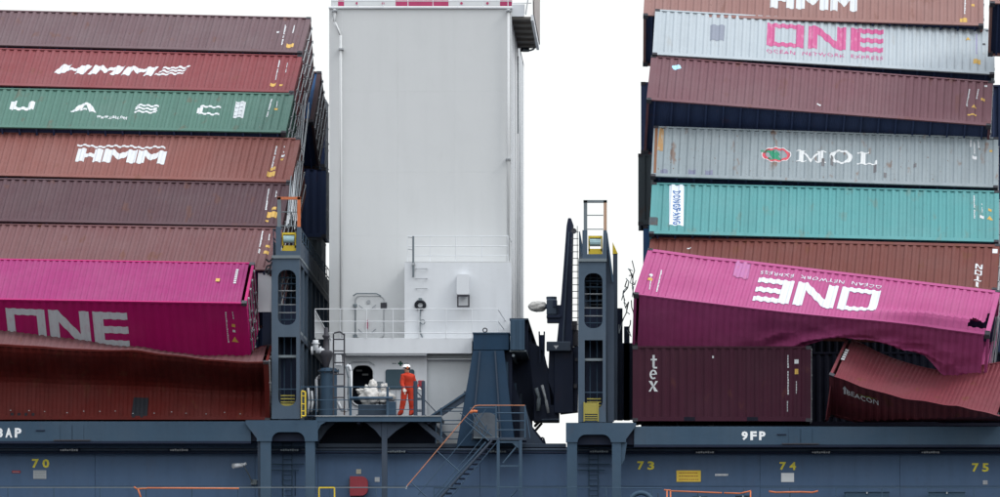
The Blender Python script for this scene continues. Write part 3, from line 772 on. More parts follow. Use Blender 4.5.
# floor under the stacks
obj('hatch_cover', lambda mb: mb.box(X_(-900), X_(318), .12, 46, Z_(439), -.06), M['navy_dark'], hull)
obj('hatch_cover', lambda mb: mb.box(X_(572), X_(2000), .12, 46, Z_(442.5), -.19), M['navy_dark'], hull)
obj('far_side_shell', lambda mb: mb.box(-60, 60, 46.2, 46.4, -16.9, -3.4), hull_m, hull)
obj('cross_deck', lambda mb: mb.box(X_(318), X_(572), 1.3, 46, -3.7, -3.5), M['navy_dark'], hull)
# coaming top rail in the open middle section
obj('coaming_rail', lambda mb: pbox(mb, 318, 566, 443.5, 447.5, 1.0, 1.6), M['navy'], hull, bevel=.01)
obj('coaming_rail_lip', lambda mb: pbox(mb, 318, 566, 447.5, 449, 1.05, 1.15), M['navy_dark'], hull)
# shoulders with an arch over two pillars
def arc(cx, cz, r, a0, a1, n=6):
    return [(cx + r * math.cos(rad(a0 + (a1 - a0) * i / n)), cz + r * math.sin(rad(a0 + (a1 - a0) * i / n))) for i in range(n + 1)]
def shoulder(x0, x1, ptop, pbot, cA, cB, flareL, flareR):
    zt, zb = Z_(ptop), Z_(pbot); za = zt - .40
    xa, xb = X_(cA), X_(cB); r = .28
    o = [(X_(x0), zt), (X_(x1), zt)]
    if flareR: o += [(X_(x1), zt - .10), (X_(flareR), zb + .10), (X_(flareR), zb)]
    else: o += [(X_(x1), zb)]
    o += [(xb, zb), (xb, za - r)] + [(q[0], q[1]) for q in arc(xb - r, za - r, r, 0, 90)] + [(q[0], q[1]) for q in arc(xa + r, za - r, r, 90, 180)] + [(xa, zb)]
    if flareL: o += [(X_(flareL), zb), (X_(flareL), zb + .10), (X_(x0), zt - .12)]
    else: o += [(X_(x0), zb)]
    return lambda mb: mb.plate(o[::-1], [], -.16, .10)
obj('arched_shoulder', shoulder(246, 318, 420.5, 441.5, 272, 305, 257, None), M['navy_light'], hull)
obj('arched_shoulder', shoulder(566, 636, 423, 442.5, 577.5, 611, None, 626), M['navy_light'], hull)
def pillar(px0, px1, p0, dz=0):
    def f(mb):
        a, c = X_(px0), X_(px1); t = .035
        mb.box(a, c, -.12, -.12 + t, DECK, Z_(p0)); mb.box(a, a + t, -.12 + t, .32, DECK, Z_(p0)); mb.box(c - t, c, -.12 + t, .32, DECK, Z_(p0))
    return f
for a, c, t in ((260.5, 271, 441), (305.5, 315, 441), (567, 577, 442), (612, 621, 442)):
    obj('pillar', pillar(a, c, t), M['navy_light'], hull, bevel=.006)
obj('stiffener', lambda mb: mb.plate([P(257.5, 441.5, 0), P(260.4, 441.5, 0), P(260.4, 497, 0), P(258, 497, 0)], [], 0, .3), hull_m, hull)
obj('stiffener', lambda mb: mb.plate([P(621.2, 442.5, 0), P(627, 442.5, 0), P(624.5, 460, 0), P(621.2, 466, 0)], [], -.05, .05), M['navy_light'], hull)
# raised pads on the fascia
for a in (60.5, 789):
    dy = 0 if a < 300 else 3.6
    obj('pad_plate', lambda mb: pbox(mb, a, a + 11, 425 + dy, 440 + dy, -.045, -.02), M['navy_light'], hull, bevel=.004)
    obj('pad_plate', lambda mb: pbox(mb, a + 12.2, a + 23, 425 + dy, 440 + dy, -.045, -.02), M['navy_light'], hull, bevel=.004)
    obj('pad_sill', lambda mb: pbox(mb, a - 7, a + 30, 439.6 + dy, 440.8 + dy, -.09, -.02), M['steel_dark'], hull)
for px, py in ((40, 430.5), (781, 434.5)): obj('small_grip', lambda mb: pbox(mb, px - 4, px + 5, py - .5, py + .5, -.05, -.02), M['navy_dark'], hull)
# pipes along the ceiling of the passage
for p in (449.5, 452.5): obj('ceiling_pipe', lambda mb: mb.tube((X_(-900), .8, Z_(p, .8)), (X_(2000), .8, Z_(p + .6, .8)), .035 if p > 450 else .05, 8), M['navy'] if p < 451 else M['navy_dark'], hull, smooth=True)
# weld seams along the walls
for p in (486,): obj('wall_seam', lambda mb: pbox(mb, -60, 1060, p, p + .5, 1.135, 1.15), M['navy_light'], hull)

# letters and numbers, painted on the steel
def sign_text(txt, px0, px1, py0, py1, Y, mat, parent, name='painted_mark', bold=.03, space=1.0, mono=None):
    x0, z1 = P(px0, py0, Y); x1, z0 = P(px1, py1, Y); mb = MB()
    ps = font_polys(txt, bold, space) if mono is None else mono
    for q in ps: mb.face([(x0 + (x1 - x0) * x, Y, z0 + (z1 - z0) * y) for x, y in q])
    return mb.build(name, mat, parent, recalc=False)
def spaced(txt, gap=.2, bold=.03):
    o = []; n = len(txt); w = (1 - gap * (n - 1)) / n
    for i, ch in enumerate(txt): o.append((ch, i * (w + gap), w))
    return o
def marks(txt, px0, px1, py0, py1, Y, mat, parent, gap=.2, bold=.035, name='number'):
    for ch, a, w in spaced(txt, gap): sign_text(ch, px0 + (px1 - px0) * a, px0 + (px1 - px0) * (a + w), py0, py1, Y, mat, parent, name, bold)
marks('8AP', -4, 21.5, 428, 437.6, -.025, M['mark_hull_w'], hull, .1, .045, 'letter')
marks('9FP', 741.5, 765.5, 431.3, 440.2, -.025, M['mark_hull_w'], hull, .1, .045, 'letter')
for t, a, c, p, q in (('70', 32, 49.3, 459, 468), ('73', 637.3, 654.3, 461.3, 469.8), ('74', 779.6, 796, 462, 470), ('75', 972, 989, 463.2, 471.8)):
    marks(t, a, c, p, q, 1.135, M['mark_hull_y'], hull)

# notices and signs
def notice(px0, px1, py0, py1, mat, label, rows=4, inkm=None, Y=1.12, cat='notice'):
    e = wempty('notice', W((px0 + px1) / 2, (py0 + py1) / 2, Y), label, cat)
    obj('board', lambda mb: pbox(mb, px0, px1, py0, py1, Y, Y + .028), mat, e)
    if rows:
        def f(mb):
            r = random.Random(int(px0)); h = (py1 - py0)
            for k in range(rows):
                y = py0 + h * (k + .7) / (rows + .4); x = px0 + (px1 - px0) * .1
                while x < px1 - (px1 - px0) * .12:
                    w = (px1 - px0) * (.03 + .05 * r.random()); mb.face([(X_(x, Y), Y - .003, Z_(y + h * .06 * 4 / rows * .5, Y)), (X_(x + w, Y), Y - .003, Z_(y + h * .06 * 4 / rows * .5, Y)), (X_(x + w, Y), Y - .003, Z_(y - h * .03, Y)), (X_(x, Y), Y - .003, Z_(y - h * .03, Y))]); x += w * 1.35
        tag(obj('print', f, inkm or M['grey'], e, recalc=False), kind='stuff')
    return e
notice(33.3, 46.2, 470.3, 478.8, M['paper'], 'grey laminated notice on the navy wall under the yellow number 70', 5)
notice(12, 20.5, 470.6, 473, M['red'], 'tiny red and white label on the navy wall left of the number 70', 1, M['mark_w'])
notice(676.5, 700.8, 470.5, 481.8, plain('yellow board', (.85, .60, .08)), 'yellow caution board with three lines of red print on the navy wall', 3, plain('red brown print', (.40, .12, .04)))
notice(781.2, 794, 473, 482, plain('white paper', (.75, .78, .80)), 'pale blank notice on the navy wall under the yellow number 74', 0)
notice(983, 987.6, 480.5, 484.5, M['mark_w'], 'small square sign on the navy wall under the yellow number 75', 2)
notice(356.3, 361, 469.3, 473.8, plain('buff sign', (.5, .47, .36)), 'small buff square sign above the red hose box', 2, M['black'])
notice(374.8, 379.6, 477.3, 481.8, M['mark_w'], 'small white square sign beside the hose box and the slim post', 2)
o = MB()
for i in range(11):
    x = 715 + i * 1.2; o.face([(X_(x, 1.13), 1.13, Z_(476.0, 1.13)), (X_(x + .9, 1.13), 1.13, Z_(475.9, 1.13)), (X_(x + 1.1, 1.13), 1.13, Z_(473.8, 1.13)), (X_(x + .2, 1.13), 1.13, Z_(473.9, 1.13))])
tag(o.build('stencil_print', M['mark_hull_w'], hull, recalc=False), kind='stuff')

# lights of the passage
GLT = 'oval lamps along the passage ceiling'
for i, (px, lab) in enumerate(((69, 'oval passage lamp above the yellow number 70'), (179, 'oval passage lamp between the number 70 and the twin pillars'), (289.5, 'oval passage lamp between the left pair of pillars'), (396.5, 'oval passage lamp just right of the slim post'),
        (497, 'oval passage lamp behind the top of the stair'), (599, 'oval passage lamp between the right pair of pillars'), (705, 'oval passage lamp between the numbers 73 and 74'), (821, 'oval passage lamp right of the number 74'), (930.5, 'oval passage lamp left of the number 75'))):
    py = 449.3 + (px > 300) * 1.5 + (px > 600) * .8; Y = .6
    e = wempty('passage_lamp', W(px, py, Y), lab, 'lamp', GLT)
    obj('housing', lambda mb: mb.box(X_(px - 11, Y), X_(px + 11, Y), Y, Y + .3, Z_(py + 1.6, Y), Z_(py - 1, Y)), M['navy_dark'], e, bevel=.03)
    obj('diffuser', lambda mb: [mb.box(X_(px - 9 + k * 2.3, Y), X_(px - 7.2 + k * 2.3, Y), Y - .04, Y, Z_(py + 1.5 + .3 * (k % 2), Y), Z_(py + .2 - .3 * (k % 3), Y)) for k in range(8)], M['galv'] if px in (69, 179, 705, 821, 930.5) else M['grey'], e)

# ladders between the pillars (on the passage wall)
def ladder(name, px0, px1, py0, py1, Y, nr, r, mat, label, group=None, parent=None):
    e = wempty(name, W((px0 + px1) / 2, py1, Y), label, 'ladder', group) if parent is None else parent
    for px in (px0, px1): obj('stile', lambda mb: mb.tube(W(px, py0, Y), W(px, py1, Y), r, 6), mat, e)
    for k in range(nr):
        py = py0 + (py1 - py0) * (k + .5) / nr; obj('rung', lambda mb: mb.tube(W(px0, py, Y), W(px1, py, Y), r * .8, 5), mat, e)
    return e
for a, c, lab in ((283, 292, 'navy wall ladder between the left pair of pillars'), (589, 598, 'navy wall ladder between the right pair of pillars')):
    ladder('wall_ladder', a, c, 436, 519, 1.05, 16, .018, M['navy_light'], lab, 'wall ladders')
for a, c in ((272, 304), (578, 610)):
    for p in (447, 464, 470): obj('cross_bar', lambda mb: mb.tube(W(a, p, 1.0), W(c - (5 if p == 470 else 0), p, 1.0), .022, 6), M['navy_light'], hull)
obj('lower_hatch', lambda mb: [pbox(mb, 283.5, 284.3, 470, 497, 1.86, 1.15), pbox(mb, 296, 296.8, 470, 497, 1.86, 1.15)], M['navy_light'], hull)

# deck edge railing along the whole walkway
rl = wempty('deck_edge_railing', (0, -1.1, DECK), 'thin grey guard rail along the edge of the walkway at the foot of the picture', 'railing')
YR = -1.0
for i in range(-30, 46):
    px = 8 + i * 46
    if 405 < px < 530: continue
    obj('post', lambda mb: mb.tube((X_(px, YR), YR, DECK), (X_(px, YR), YR, Z_(488, YR)), .02, 6), M['navy_light'], rl)
for (a, c) in ((-900, 407), (434, 590), (600, 662), (760, 2000)):
    for p, r in ((487.6, .018), (500, .014), (512, .014)):
        obj('rail', lambda mb: mb.tube(W(a, p, YR), W(c, p + (.8 if a > 590 else 0), YR), r, 6), M['navy_light'] if a != -900 else M['grey'], rl)
# orange padded rails
def tubeobj(name, pts, r, mat, label=None, cat=None, group=None, n=8):
    mb = MB(); mb.path(pts, r, n); o = mb.build(name, mat, smooth=True)
    return tag(o, label, cat, group)
Yo = -1.12
tubeobj('orange_rail', [W(134, 486.8, Yo), W(136.5, 489, Yo), W(147, 488.5, Yo), W(147, 488, Yo), W(239, 488.5, Yo)], .028, M['orange'], 'long orange rail cover on the deck edge at the left', 'rail')
tubeobj('orange_strap', [W(138, 489, Yo), W(141, 498, Yo), W(140, 512, Yo)], .03, M['orange'], 'short orange strap hanging from the left end of the orange rail', 'strap')
gr = wempty('orange_barrier', W(668, 520, Yo), 'orange tubular barrier with two uprights at the foot of the right pillars', 'barrier')
for pts in ([W(664, 490, Yo), W(671, 490.5, Yo)], [W(667, 490, Yo), W(667, 522, Yo)], [W(670.5, 491, Yo), W(670.5, 522, Yo)], [W(671, 491, Yo), W(722, 493, Yo)], [W(724, 493, Yo), W(740, 493.5, Yo), W(751, 491, Yo)], [W(750.5, 491, Yo), W(750.5, 522, Yo)]):
    mb = MB(); mb.path(pts, .026, 8); mb.build('tube', M['orange'], gr, smooth=True)
mb = MB(); mb.path([W(769, 491.5, Yo), W(776, 492.5, Yo), W(800, 492, Yo), W(813, 492.5, Yo), W(818, 491, Yo)], .03, 8)
tag(mb.build('orange_rail', M['orange'], smooth=True), 'short orange rail cover right of the barrier under the number 74', 'rail')
for (a, c, m_, lab) in ((319, 334.5, M['yellow'], 'yellow hoop frame standing below the twin pillars at the left'),):
    e = wempty('yellow_hoop', W((a + c) / 2, 522, YR), lab, 'hoop')
    mb = MB(); mb.path([W(a, 522, YR), W(a, 487.8, YR), W(c, 487.8, YR), W(c, 522, YR)], .028, 6); mb.build('tube', m_, e)
    obj('foot_plate', lambda mb: mb.box(X_(a - 1, YR), X_(c + 1, YR), YR - .1, YR + .1, DECK, DECK + .02), M['grey'], e)
# fairlead ring and deck lockers
def torus(mb, c, R, r, n=22, k=8, sx=1.0):
    m0 = len(mb.v)
    for i in range(n):
        t = 2 * math.pi * i / n
        for j in range(k):
            u = 2 * math.pi * j / k; q = R + r * math.cos(u)
            mb.v.append((c[0] + q * math.cos(t) * sx, c[1] + r * math.sin(u), c[2] + q * math.sin(t)))
    for i in range(n):
        for j in range(k):
            i2 = (i + 1) % n; j2 = (j + 1) % k; mb.f.append((m0 + i * k + j, m0 + i2 * k + j, m0 + i2 * k + j2, m0 + i * k + j2))
cz = W(641, 502, -1.1); mb = MB(); torus(mb, cz, .31, .08, sx=1.15)
fl = wempty('fairlead', (cz.x, cz.y, DECK), 'oval steel mooring fairlead under the yellow number 73', 'fairlead'); mb.build('ring', M['navy_light'], fl, smooth=True)
obj('base', lambda mb: mb.box(cz.x - .45, cz.x + .45, -1.2, -.95, DECK, DECK + .25), M['navy'], fl, bevel=.02)
for px in (658, 751.5, 768, 790):
    obj('stanchion_pipe', lambda mb: mb.tube(W(px, 493, -1.0), W(px, 522, -1.0), .02, 6), M['navy'], rl) if px < 700 else None
for i, (a, c, p, lab) in enumerate(((845, 889, 491.5, 'blue grey deck locker under the last passage lamp'), (929, 965, 491.5, 'blue grey deck locker below the yellow number 75'), (693, 707, 496, 'small navy box behind the orange barrier, its left one'), (736, 750, 495, 'small navy box behind the orange barrier, its right one'))):
    e = wempty('deck_locker', W((a + c) / 2, 522, .2), lab, 'locker', 'lockers on the walkway')
    obj('body', lambda mb: mb.box(X_(a, .2), X_(c, .2), .2, .9, DECK, Z_(p + 1, .2)), M['navy_light'] if i < 2 else M['navy'], e, bevel=.01)
    obj('lid', lambda mb: mb.box(X_(a - .6, .2), X_(c + .6, .2), .17, .93, Z_(p + 1, .2), Z_(p, .2)), M['navy_light'], e, bevel=.006)
    obj('latch', lambda mb: pbox(mb, (a + c) / 2 - .7, (a + c) / 2 + .7, p + .5, p + 2.4, .15, .17), M['galv'], e)

# flood lamp on the passage wall
e = wempty('flood_lamp', W(255, 483, 1.0), 'white flood lamp on a bent arm left of the twin pillars', 'lamp')
mb = MB(); p0 = W(234, 466, 0.5); p1 = W(243, 465.2, 0.55); mb.tube(p0, p1, .085, 12, .07); mb.tube(p1, W(246, 463.5, 0.6), .05, 10); mb.build('lamp_head', M['white_clean'], e, smooth=True)
obj('lens', lambda mb: mb.tube(W(233.4, 466.1, 0.48), p0, .09, 12), M['galv'], e)
mb = MB(); mb.path([W(244, 466, 0.55), W(249, 475, 0.8), W(252, 482, 1.0)], .022, 6); mb.build('arm', M['grey'], e)
obj('junction_box', lambda mb: pbox(mb, 250.5, 257, 479.5, 485, 1.0, 1.13), M['grey'], e, bevel=.02)

# red hose box, D shaped
e = wempty('hose_box', W(358, 496, 0.85), 'red D shaped fire hose box on the navy wall', 'hose box')
zt, zb = Z_(476.3, 0.85), Z_(495.8, 0.85); xa, xb = X_(349.8, 0.85), X_(367.8, 0.85)
out_ = [(xa, zb), (xb - .2, zb)] + arc(xb - .22, zb + .22, .22, -90, 0)[1:] + arc(xb - .22, zt - .22, .22, 0, 90) + [(xa, zt)]
obj('case', lambda mb: mb.plate(out_, [], 0.85, 1.13), M['red'], e, bevel=.015)
obj('print', lambda mb: [pbox(mb, 355 + k * 1.1, 355.8 + k * 1.1, 483, 485, 1.585, 1.592) for k in range(6)], M['mark_w'], e)['kind'] = 'stuff'
obj('hinge', lambda mb: pbox(mb, 348.8, 350, 479, 493, 0.852, 1.0), M['steel_dark'], e)

# ------------------------------------------------------------------ lashing bridges
def rrect(x0, x1, z0, z1, r, top=True, bot=True):
    o = []
    o += arc(x0 + r, z0 + r, r, 180, 270) if bot else [(x0, z0)]
    o += arc(x1 - r, z0 + r, r, 270, 360) if bot else [(x1, z0)]
    o += arc(x1 - r, z1 - r, r, 0, 90) if top else [(x1, z1)]
    o += arc(x0 + r, z1 - r, r, 90, 180) if top else [(x0, z1)]
    return o
def lashing_bridge(label, orange):
    e = wempty('lashing_bridge', (X_(286), 0, Z_(419)), label, 'lashing bridge', 'lashing bridges between the container bays')
    Yf = -.05
    q = lambda a, b_, c_, d_, r, t=True, bt=True: rrect(X_(a), X_(b_), Z_(d_), Z_(c_), r, t, bt)
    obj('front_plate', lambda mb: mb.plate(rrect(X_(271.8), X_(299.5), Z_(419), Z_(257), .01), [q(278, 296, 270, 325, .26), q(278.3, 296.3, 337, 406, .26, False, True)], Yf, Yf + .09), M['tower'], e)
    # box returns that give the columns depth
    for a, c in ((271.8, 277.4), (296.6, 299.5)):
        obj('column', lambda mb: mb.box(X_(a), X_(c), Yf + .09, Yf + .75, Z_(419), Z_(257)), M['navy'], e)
    nb = 9
    for k in range(nb):
        y0 = 2.35 + 2.5 * k
        for a in (272.5, 295.5):
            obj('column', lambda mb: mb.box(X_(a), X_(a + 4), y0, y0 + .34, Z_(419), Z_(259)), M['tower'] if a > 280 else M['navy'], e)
        obj('tie_beam', lambda mb: mb.box(X_(276.5), X_(295.5), y0 + .05, y0 + .25, Z_(263), Z_(259)), M['navy_dark'], e)
        if k % 2 == 0: obj('shear_plate', lambda mb: mb.box(X_(276.5), X_(295.5), y0 + .1, y0 + .14, Z_(419), Z_(300)), M['navy_dark'], e)
    for i, (p0, p1) in enumerate(((255.5, 258.5), (329, 333))):
        obj('walkway', lambda mb: mb.box(X_(272), X_(300.3 if i == 0 else 299), Yf + .75 if i else Yf - .05, 24.5, Z_(p1), Z_(p0)), M['galv'] if False else M['grey'], e)
        obj('side_girder', lambda mb: mb.box(X_(298.6), X_(299.8), Yf + .75, 24.5, Z_(p1 + 5), Z_(p1)), M['navy'], e)
        obj('side_girder', lambda mb: mb.box(X_(272), X_(273), Yf + .75, 24.5, Z_(p1 + 5), Z_(p1)), M['navy'], e)
    # handrails above the walkway
    for a in (300, 273):
        for p in (228, 237, 246): obj('handrail', lambda mb: mb.tube((X_(a), .3, Z_(p)), (X_(a), 24.4, Z_(p)), .02, 6), M['navy_light'], e)
        for k in range(17): obj('rail_post', lambda mb: mb.tube((X_(a), .3 + 1.5 * k, Z_(256)), (X_(a), .3 + 1.5 * k, Z_(228)), .018, 5), M['navy_light'], e)
        for k in range(9): obj('guard_plate', lambda mb: mb.box(X_(a) - .012, X_(a) + .012, .45 + 2.7 * k, 3.0 + 2.7 * k, Z_(256), Z_(240)), M['navy'], e)
    # rungs and shelves seen through the openings
    for p in (277, 283, 290, 297, 304, 312, 319): obj('rung', lambda mb: mb.tube((X_(278), .35, Z_(p)), (X_(296), .35, Z_(p)), .022, 6), M['navy_light'] if p % 2 else M['galv'], e)
    for a in (283.5, 290.5): obj('stile', lambda mb: mb.tube((X_(a), .45, Z_(405)), (X_(a), .45, Z_(262)), .022, 6), M['navy_light'], e)
    obj('shelf', lambda mb: mb.box(X_(278), X_(296.5), .05, .6, Z_(357.5), Z_(355)), M['grey'], e)
    obj('cross_bar', lambda mb: mb.tube((X_(278), .2, Z_(389)), (X_(296.5), .2, Z_(389)), .025, 6), M['navy_light'], e)
    obj('gate', lambda mb: [mb.box(X_(280.5), X_(294.5), .12, .15, Z_(396 + k * 3.2), Z_(394.8 + k * 3.2)) for k in range(4)], M['wornyellow'], e)
    obj('toe_plate', lambda mb: mb.box(X_(279), X_(296), .1, .4, Z_(406.5), Z_(403.5)), M['wornyellow'], e)
    # head of the tower: side cheeks, yellow cradle with a lamp, portal frame
    obj('head_plate', lambda mb: mb.plate([(X_(276), Z_(257)), (X_(300.4), Z_(257)), (X_(300.4), Z_(227)), (X_(297), Z_(227)), (X_(296), Z_(251)), (X_(281), Z_(251)), (X_(281), Z_(227)), (X_(276), Z_(227))], [], Yf, Yf + .06), M['tower'], e)
    obj('cheek', lambda mb: mb.box(X_(276), X_(277.2), Yf + .06, .9, Z_(257), Z_(227)), M['navy'], e)
    obj('cheek', lambda mb: mb.box(X_(299.3), X_(300.4), Yf + .06, .9, Z_(257), Z_(227)), M['navy'], e)
    obj('cradle', lambda mb: [pbox(mb, 282, 296, 232.5, 234.5, .1, .5), pbox(mb, 282, 283.4, 234.5, 248, .1, .5), pbox(mb, 294.6, 296, 234.5, 248, .1, .5), pbox(mb, 282, 296, 245.5, 252, .1, .14)], M['yellow'], e)
    obj('work_lamp', lambda mb: mb.tube(W(283.6, 239, .15), W(294.4, 239, .15), .13, 12), M['glass'], e, smooth=False)
    obj('lamp_guard', lambda mb: [mb.tube(W(283.6, p, .0), W(294.4, p, .0), .012, 5) for p in (235.5, 242.8)], M['steel_dark'], e)
    obj('portal_post', lambda mb: mb.beam((X_(279), .1, Z_(227)), (X_(279), .1, Z_(197)), .12, .1), M['grey'], e)
    obj('portal_post', lambda mb: mb.beam((X_(298.8), .1, Z_(227)), (X_(298.8), .1, Z_(197)), .11, .1), M['orange'] if orange else M['portal'], e)
    obj('portal_top', lambda mb: mb.beam((X_(277), .1, Z_(198)), (X_(300.6), .1, Z_(198)), .1, .09), M['orange'] if orange else M['grey'], e)
    [obj('portal_bar', lambda mb: mb.tube(W(281, p, .1), W(297, p, .1), .018, 6), M['grey'], e) for p in (212, 226)]
    obj('grab_rail', lambda mb: mb.path([W(301.5, 391, -.3), W(305.3, 392, -.3), W(305.3, 416, -.3), W(301.5, 416, -.3)], .03, 6), M['yellow'] , e) if orange else None
    if orange:
        for p in (396, 404, 411): obj('grab_rung', lambda mb: mb.tube(W(301.5, p, -.3), W(305.3, p, -.3), .02, 6), M['yellow'], e)
        obj('grab_rail_stay', lambda mb: mb.tube(W(301.5, 391, -.3), W(301.5, 418, -.3), .02, 6), M['yellow'], e)
    return e
M['portal'] = paint('grey post with orange remains', (.42, .27, .19), .6, .3, .4, .5, 60)
lashing_bridge('tall navy lashing bridge tower with an orange portal frame, beside the left stack', True)
lb2 = lashing_bridge('tall navy lashing bridge tower with a grey portal frame, beside the right stack', False)
lb2.location.x += X_(578.2) - X_(271.8); lb2.location.z -= .11
gt = wempty('olive_gate', W(591, 419, -.1), 'dull olive gate at the foot of the right lashing tower', 'gate')
obj('panel', lambda mb: pbox(mb, 584.5, 598, 403, 414, -.09, -.06), M['wornyellow'], gt, bevel=.004)
for k in range(3): obj('bar', lambda mb: pbox(mb, 584.5, 598, 415 + 2.2 * k, 416 + 2.2 * k, -.09, -.06), M['wornyellow'], gt)
for a in (583.5, 597.5): obj('upright', lambda mb: pbox(mb, a, a + 1.2, 402, 421.5, -.1, -.06), M['wornyellow'], gt)
# pieces at the right tower only
e = wempty('slanted_guard', W(612, 290, .3), 'slanted navy guard plate on the inboard side of the right lashing tower', 'guard plate')
obj('plate', lambda mb: mb.plate([P(606, 232, .3), P(614, 290, .3), P(614, 422, .3), P(607.8, 422, .3), P(606, 300, .3)][::-1], [], .3, .38), M['navy'], e)
obj('rib', lambda mb: mb.beam(W(606.6, 233, .25), W(613, 282, .25), .06, .06), M['navy_light'], e)
e = wempty('marker_post', W(615, 420, .9), 'slim navy post with a pointed yellow tip beside the right lashing tower', 'post')
obj('post', lambda mb: pbox(mb, 613, 617.5, 254, 420, .9, 1.1), M['navy'], e, bevel=.01)
obj('yellow_tip', lambda mb: mb.plate([P(612.6, 254, .88), P(617.8, 253.5, .88), P(612.6, 242, .88)], [], .88, 1.12), M['yellow'], e)
# dark frame that fills the space between tower and pink box
e = wempty('cell_guide_frame', W(622, 420, 3), 'dark navy guide frame standing between the right lashing tower and the pink box', 'frame')
for a in (610, 617, 624): obj('upright', lambda mb: pbox(mb, a, a + 5.5, 290 + (a - 610) * 2.6, 420, 2.2 + (a - 610) * .1, 2.6 + (a - 610) * .1), M['navy_dark'], e)
obj('back_plate', lambda mb: pbox(mb, 608, 640, 343, 420, 3.6, 3.7), M['navy_dark'], e)
# ------------------------------------------------------------------ white deckhouse
wh = wempty('deckhouse', W(420, 440, 4.5), 'tall white ship deckhouse block rising behind the walkway with a crimson band on top', 'deckhouse')
YT = 4.5
# tower walls: plates with fine seams between them
pw = [(329.2, 342.5), (342.5, 398), (398, 455), (455, 508), (508, 511.2)]
ph = [(8, 91), (91, 172), (172, 236), (236, 300), (300, 447)]

for (a, c) in pw:
    for (p, q) in ph:
        obj('wall_plate', lambda mb: mb.box(X_(a, YT), X_(c, YT), YT, YT + .12, Z_(q, YT), Z_(p, YT)), M['white'], wh, bevel=.003)
obj('side_wall', lambda mb: mb.box(X_(510.4, YT), X_(511.6, YT), YT + .12, YT + 17.5, Z_(447, YT), Z_(8, YT)), M['white_clean'], wh)  # lighter white paints this side as the one turned to the light
obj('side_wall', lambda mb: mb.box(X_(329.2, YT), X_(330.5, YT), YT + .12, YT + 17.5, Z_(447, YT), Z_(8, YT)), M['white'], wh)
obj('back_wall', lambda mb: mb.box(X_(329.2, YT), X_(511.6, YT), YT + 17.5, YT + 17.6, Z_(447, YT), Z_(8, YT)), M['white'], wh)
obj('roof', lambda mb: mb.box(X_(329.2, YT), X_(511.6, YT), YT + .12, YT + 17.5, Z_(12, YT), Z_(9, YT)), M['white'], wh)
for k in range(5): obj('side_seam', lambda mb: mb.box(X_(511.6, YT), X_(512.0, YT), YT + 1.2 + 3.4 * k, YT + 1.24 + 3.4 * k, Z_(325, YT), Z_(14, YT)), M['galv'], wh)
obj('side_gutter', lambda mb: mb.box(X_(511.6, YT), X_(512.6, YT), YT + 8, YT + 8.3, Z_(110, YT), Z_(30, YT)), M['grey'], wh)
# down pipes
mb = MB(); mb.path([W(334.5, 9, 4.35), W(334.6, 22, 4.35), W(340.7, 35, 4.35), W(341, 338, 4.35)], .045, 8); mb.build('down_pipe', M['white'], wh, smooth=True)
mb = MB(); mb.path([W(508.4, 9, 4.35), W(508, 262, 4.35)], .045, 8); mb.build('down_pipe', M['white'], wh, smooth=True)
for x, p in ((334.5, 9.5), (508.4, 9.5), (341, 48), (508, 158)): obj('pipe_bracket', lambda mb: pbox(mb, x - 2.4, x + 2.4, p, p + 1.6, 4.25, 4.5), M['galv'], wh)
obj('roof_edge', lambda mb: pbox(mb, 328.6, 512.2, 6.6, 8.4, YT - .07, YT + .2), M['white_clean'], wh, bevel=.01)
# parapet with crimson band pieces and round red ports above
for (a, c, m_) in ((331, 338, M['white']), (338, 344, M['crimson']), (344, 395.6, M['white']), (395.6, 448.5, M['crimson']), (448.5, 500, M['white']), (500, 512, M['crimson'])):
    obj('parapet_panel', lambda mb: pbox(mb, a, c, -30, 5.8, YT + .4, YT + .5), m_, wh, bevel=.004)
for x in (357, 383, 461.5, 487.5):
    mb = MB(); c0 = W(x, 3.3, YT + .39); mb.tube(c0, c0 + Vector((0, -.02, 0)), .045, 14); mb.build('red_port', M['crimson'], wh)
for p in (1, -10): obj('parapet_rail', lambda mb: mb.tube(W(331, p, YT - .02), W(512, p, YT - .02), .018, 6), M['white_clean'], wh)
for x in range(333, 512, 25): obj('parapet_post', lambda mb: mb.tube(W(x, 7, YT - .02), W(x, -12, YT - .02), .016, 5), M['white_clean'], wh)
# bridge wing with its grey underside
wg = wempty('bridge_wing', W(520, 18, YT), 'white bridge wing jutting out at the top right of the deckhouse, grey underneath', 'bridge wing')
YW = YT + .2
wx0, wx1, wz = X_(511.8, YW), X_(531.5, YW), Z_(19, YW)
und = paint('grey brown underside', (.17, .16, .145), .7, .2, .4, .2, 61)
obj('floor', lambda mb: mb.box(wx0, wx1, YW, YW + 9, wz, wz + .08), und, wg)
for k in range(5): obj('floor_beam', lambda mb: mb.box(wx0, wx1 - .05, YW + .8 + 1.7 * k, YW + .88 + 1.7 * k, wz - .1, wz), und, wg)
obj('front_bulwark', lambda mb: [mb.box(wx0, wx1 - .25, YW - .08, YW, wz + .08, wz + .18), mb.box(wx0, wx0 + .45, YW - .08, YW, wz + .18, wz + .5)], M['white_clean'], wg)
obj('edge_lip', lambda mb: mb.box(wx1 - .02, wx1 + .07, YW - .06, YW + 9, wz - .06, wz + .14), M['white_clean'], wg)
obj('side_bulwark', lambda mb: mb.plate([(YW, wz + .14), (YW + 9, wz + .14), (YW + 9, wz + 1.9), (YW - .3, wz + 1.9), (YW - .3, wz + .6)], [], 0, .05), paint('grey beige bulwark', (.33, .30, .29), .6, .2, .3, .1, 62), wg)
sb_ = [o for o in wg.children if o.name.startswith('side_bulwark')][0]
for v in sb_.data.vertices: v.co = Vector((wx1 + .05 + v.co.y, v.co.x, v.co.z))
for k in range(3): obj('wing_rail', lambda mb: mb.tube((wx0, YW, wz + .55 + .35 * k), (wx1, YW, wz + .55 + .35 * k), .018, 6), M['white_clean'], wg)
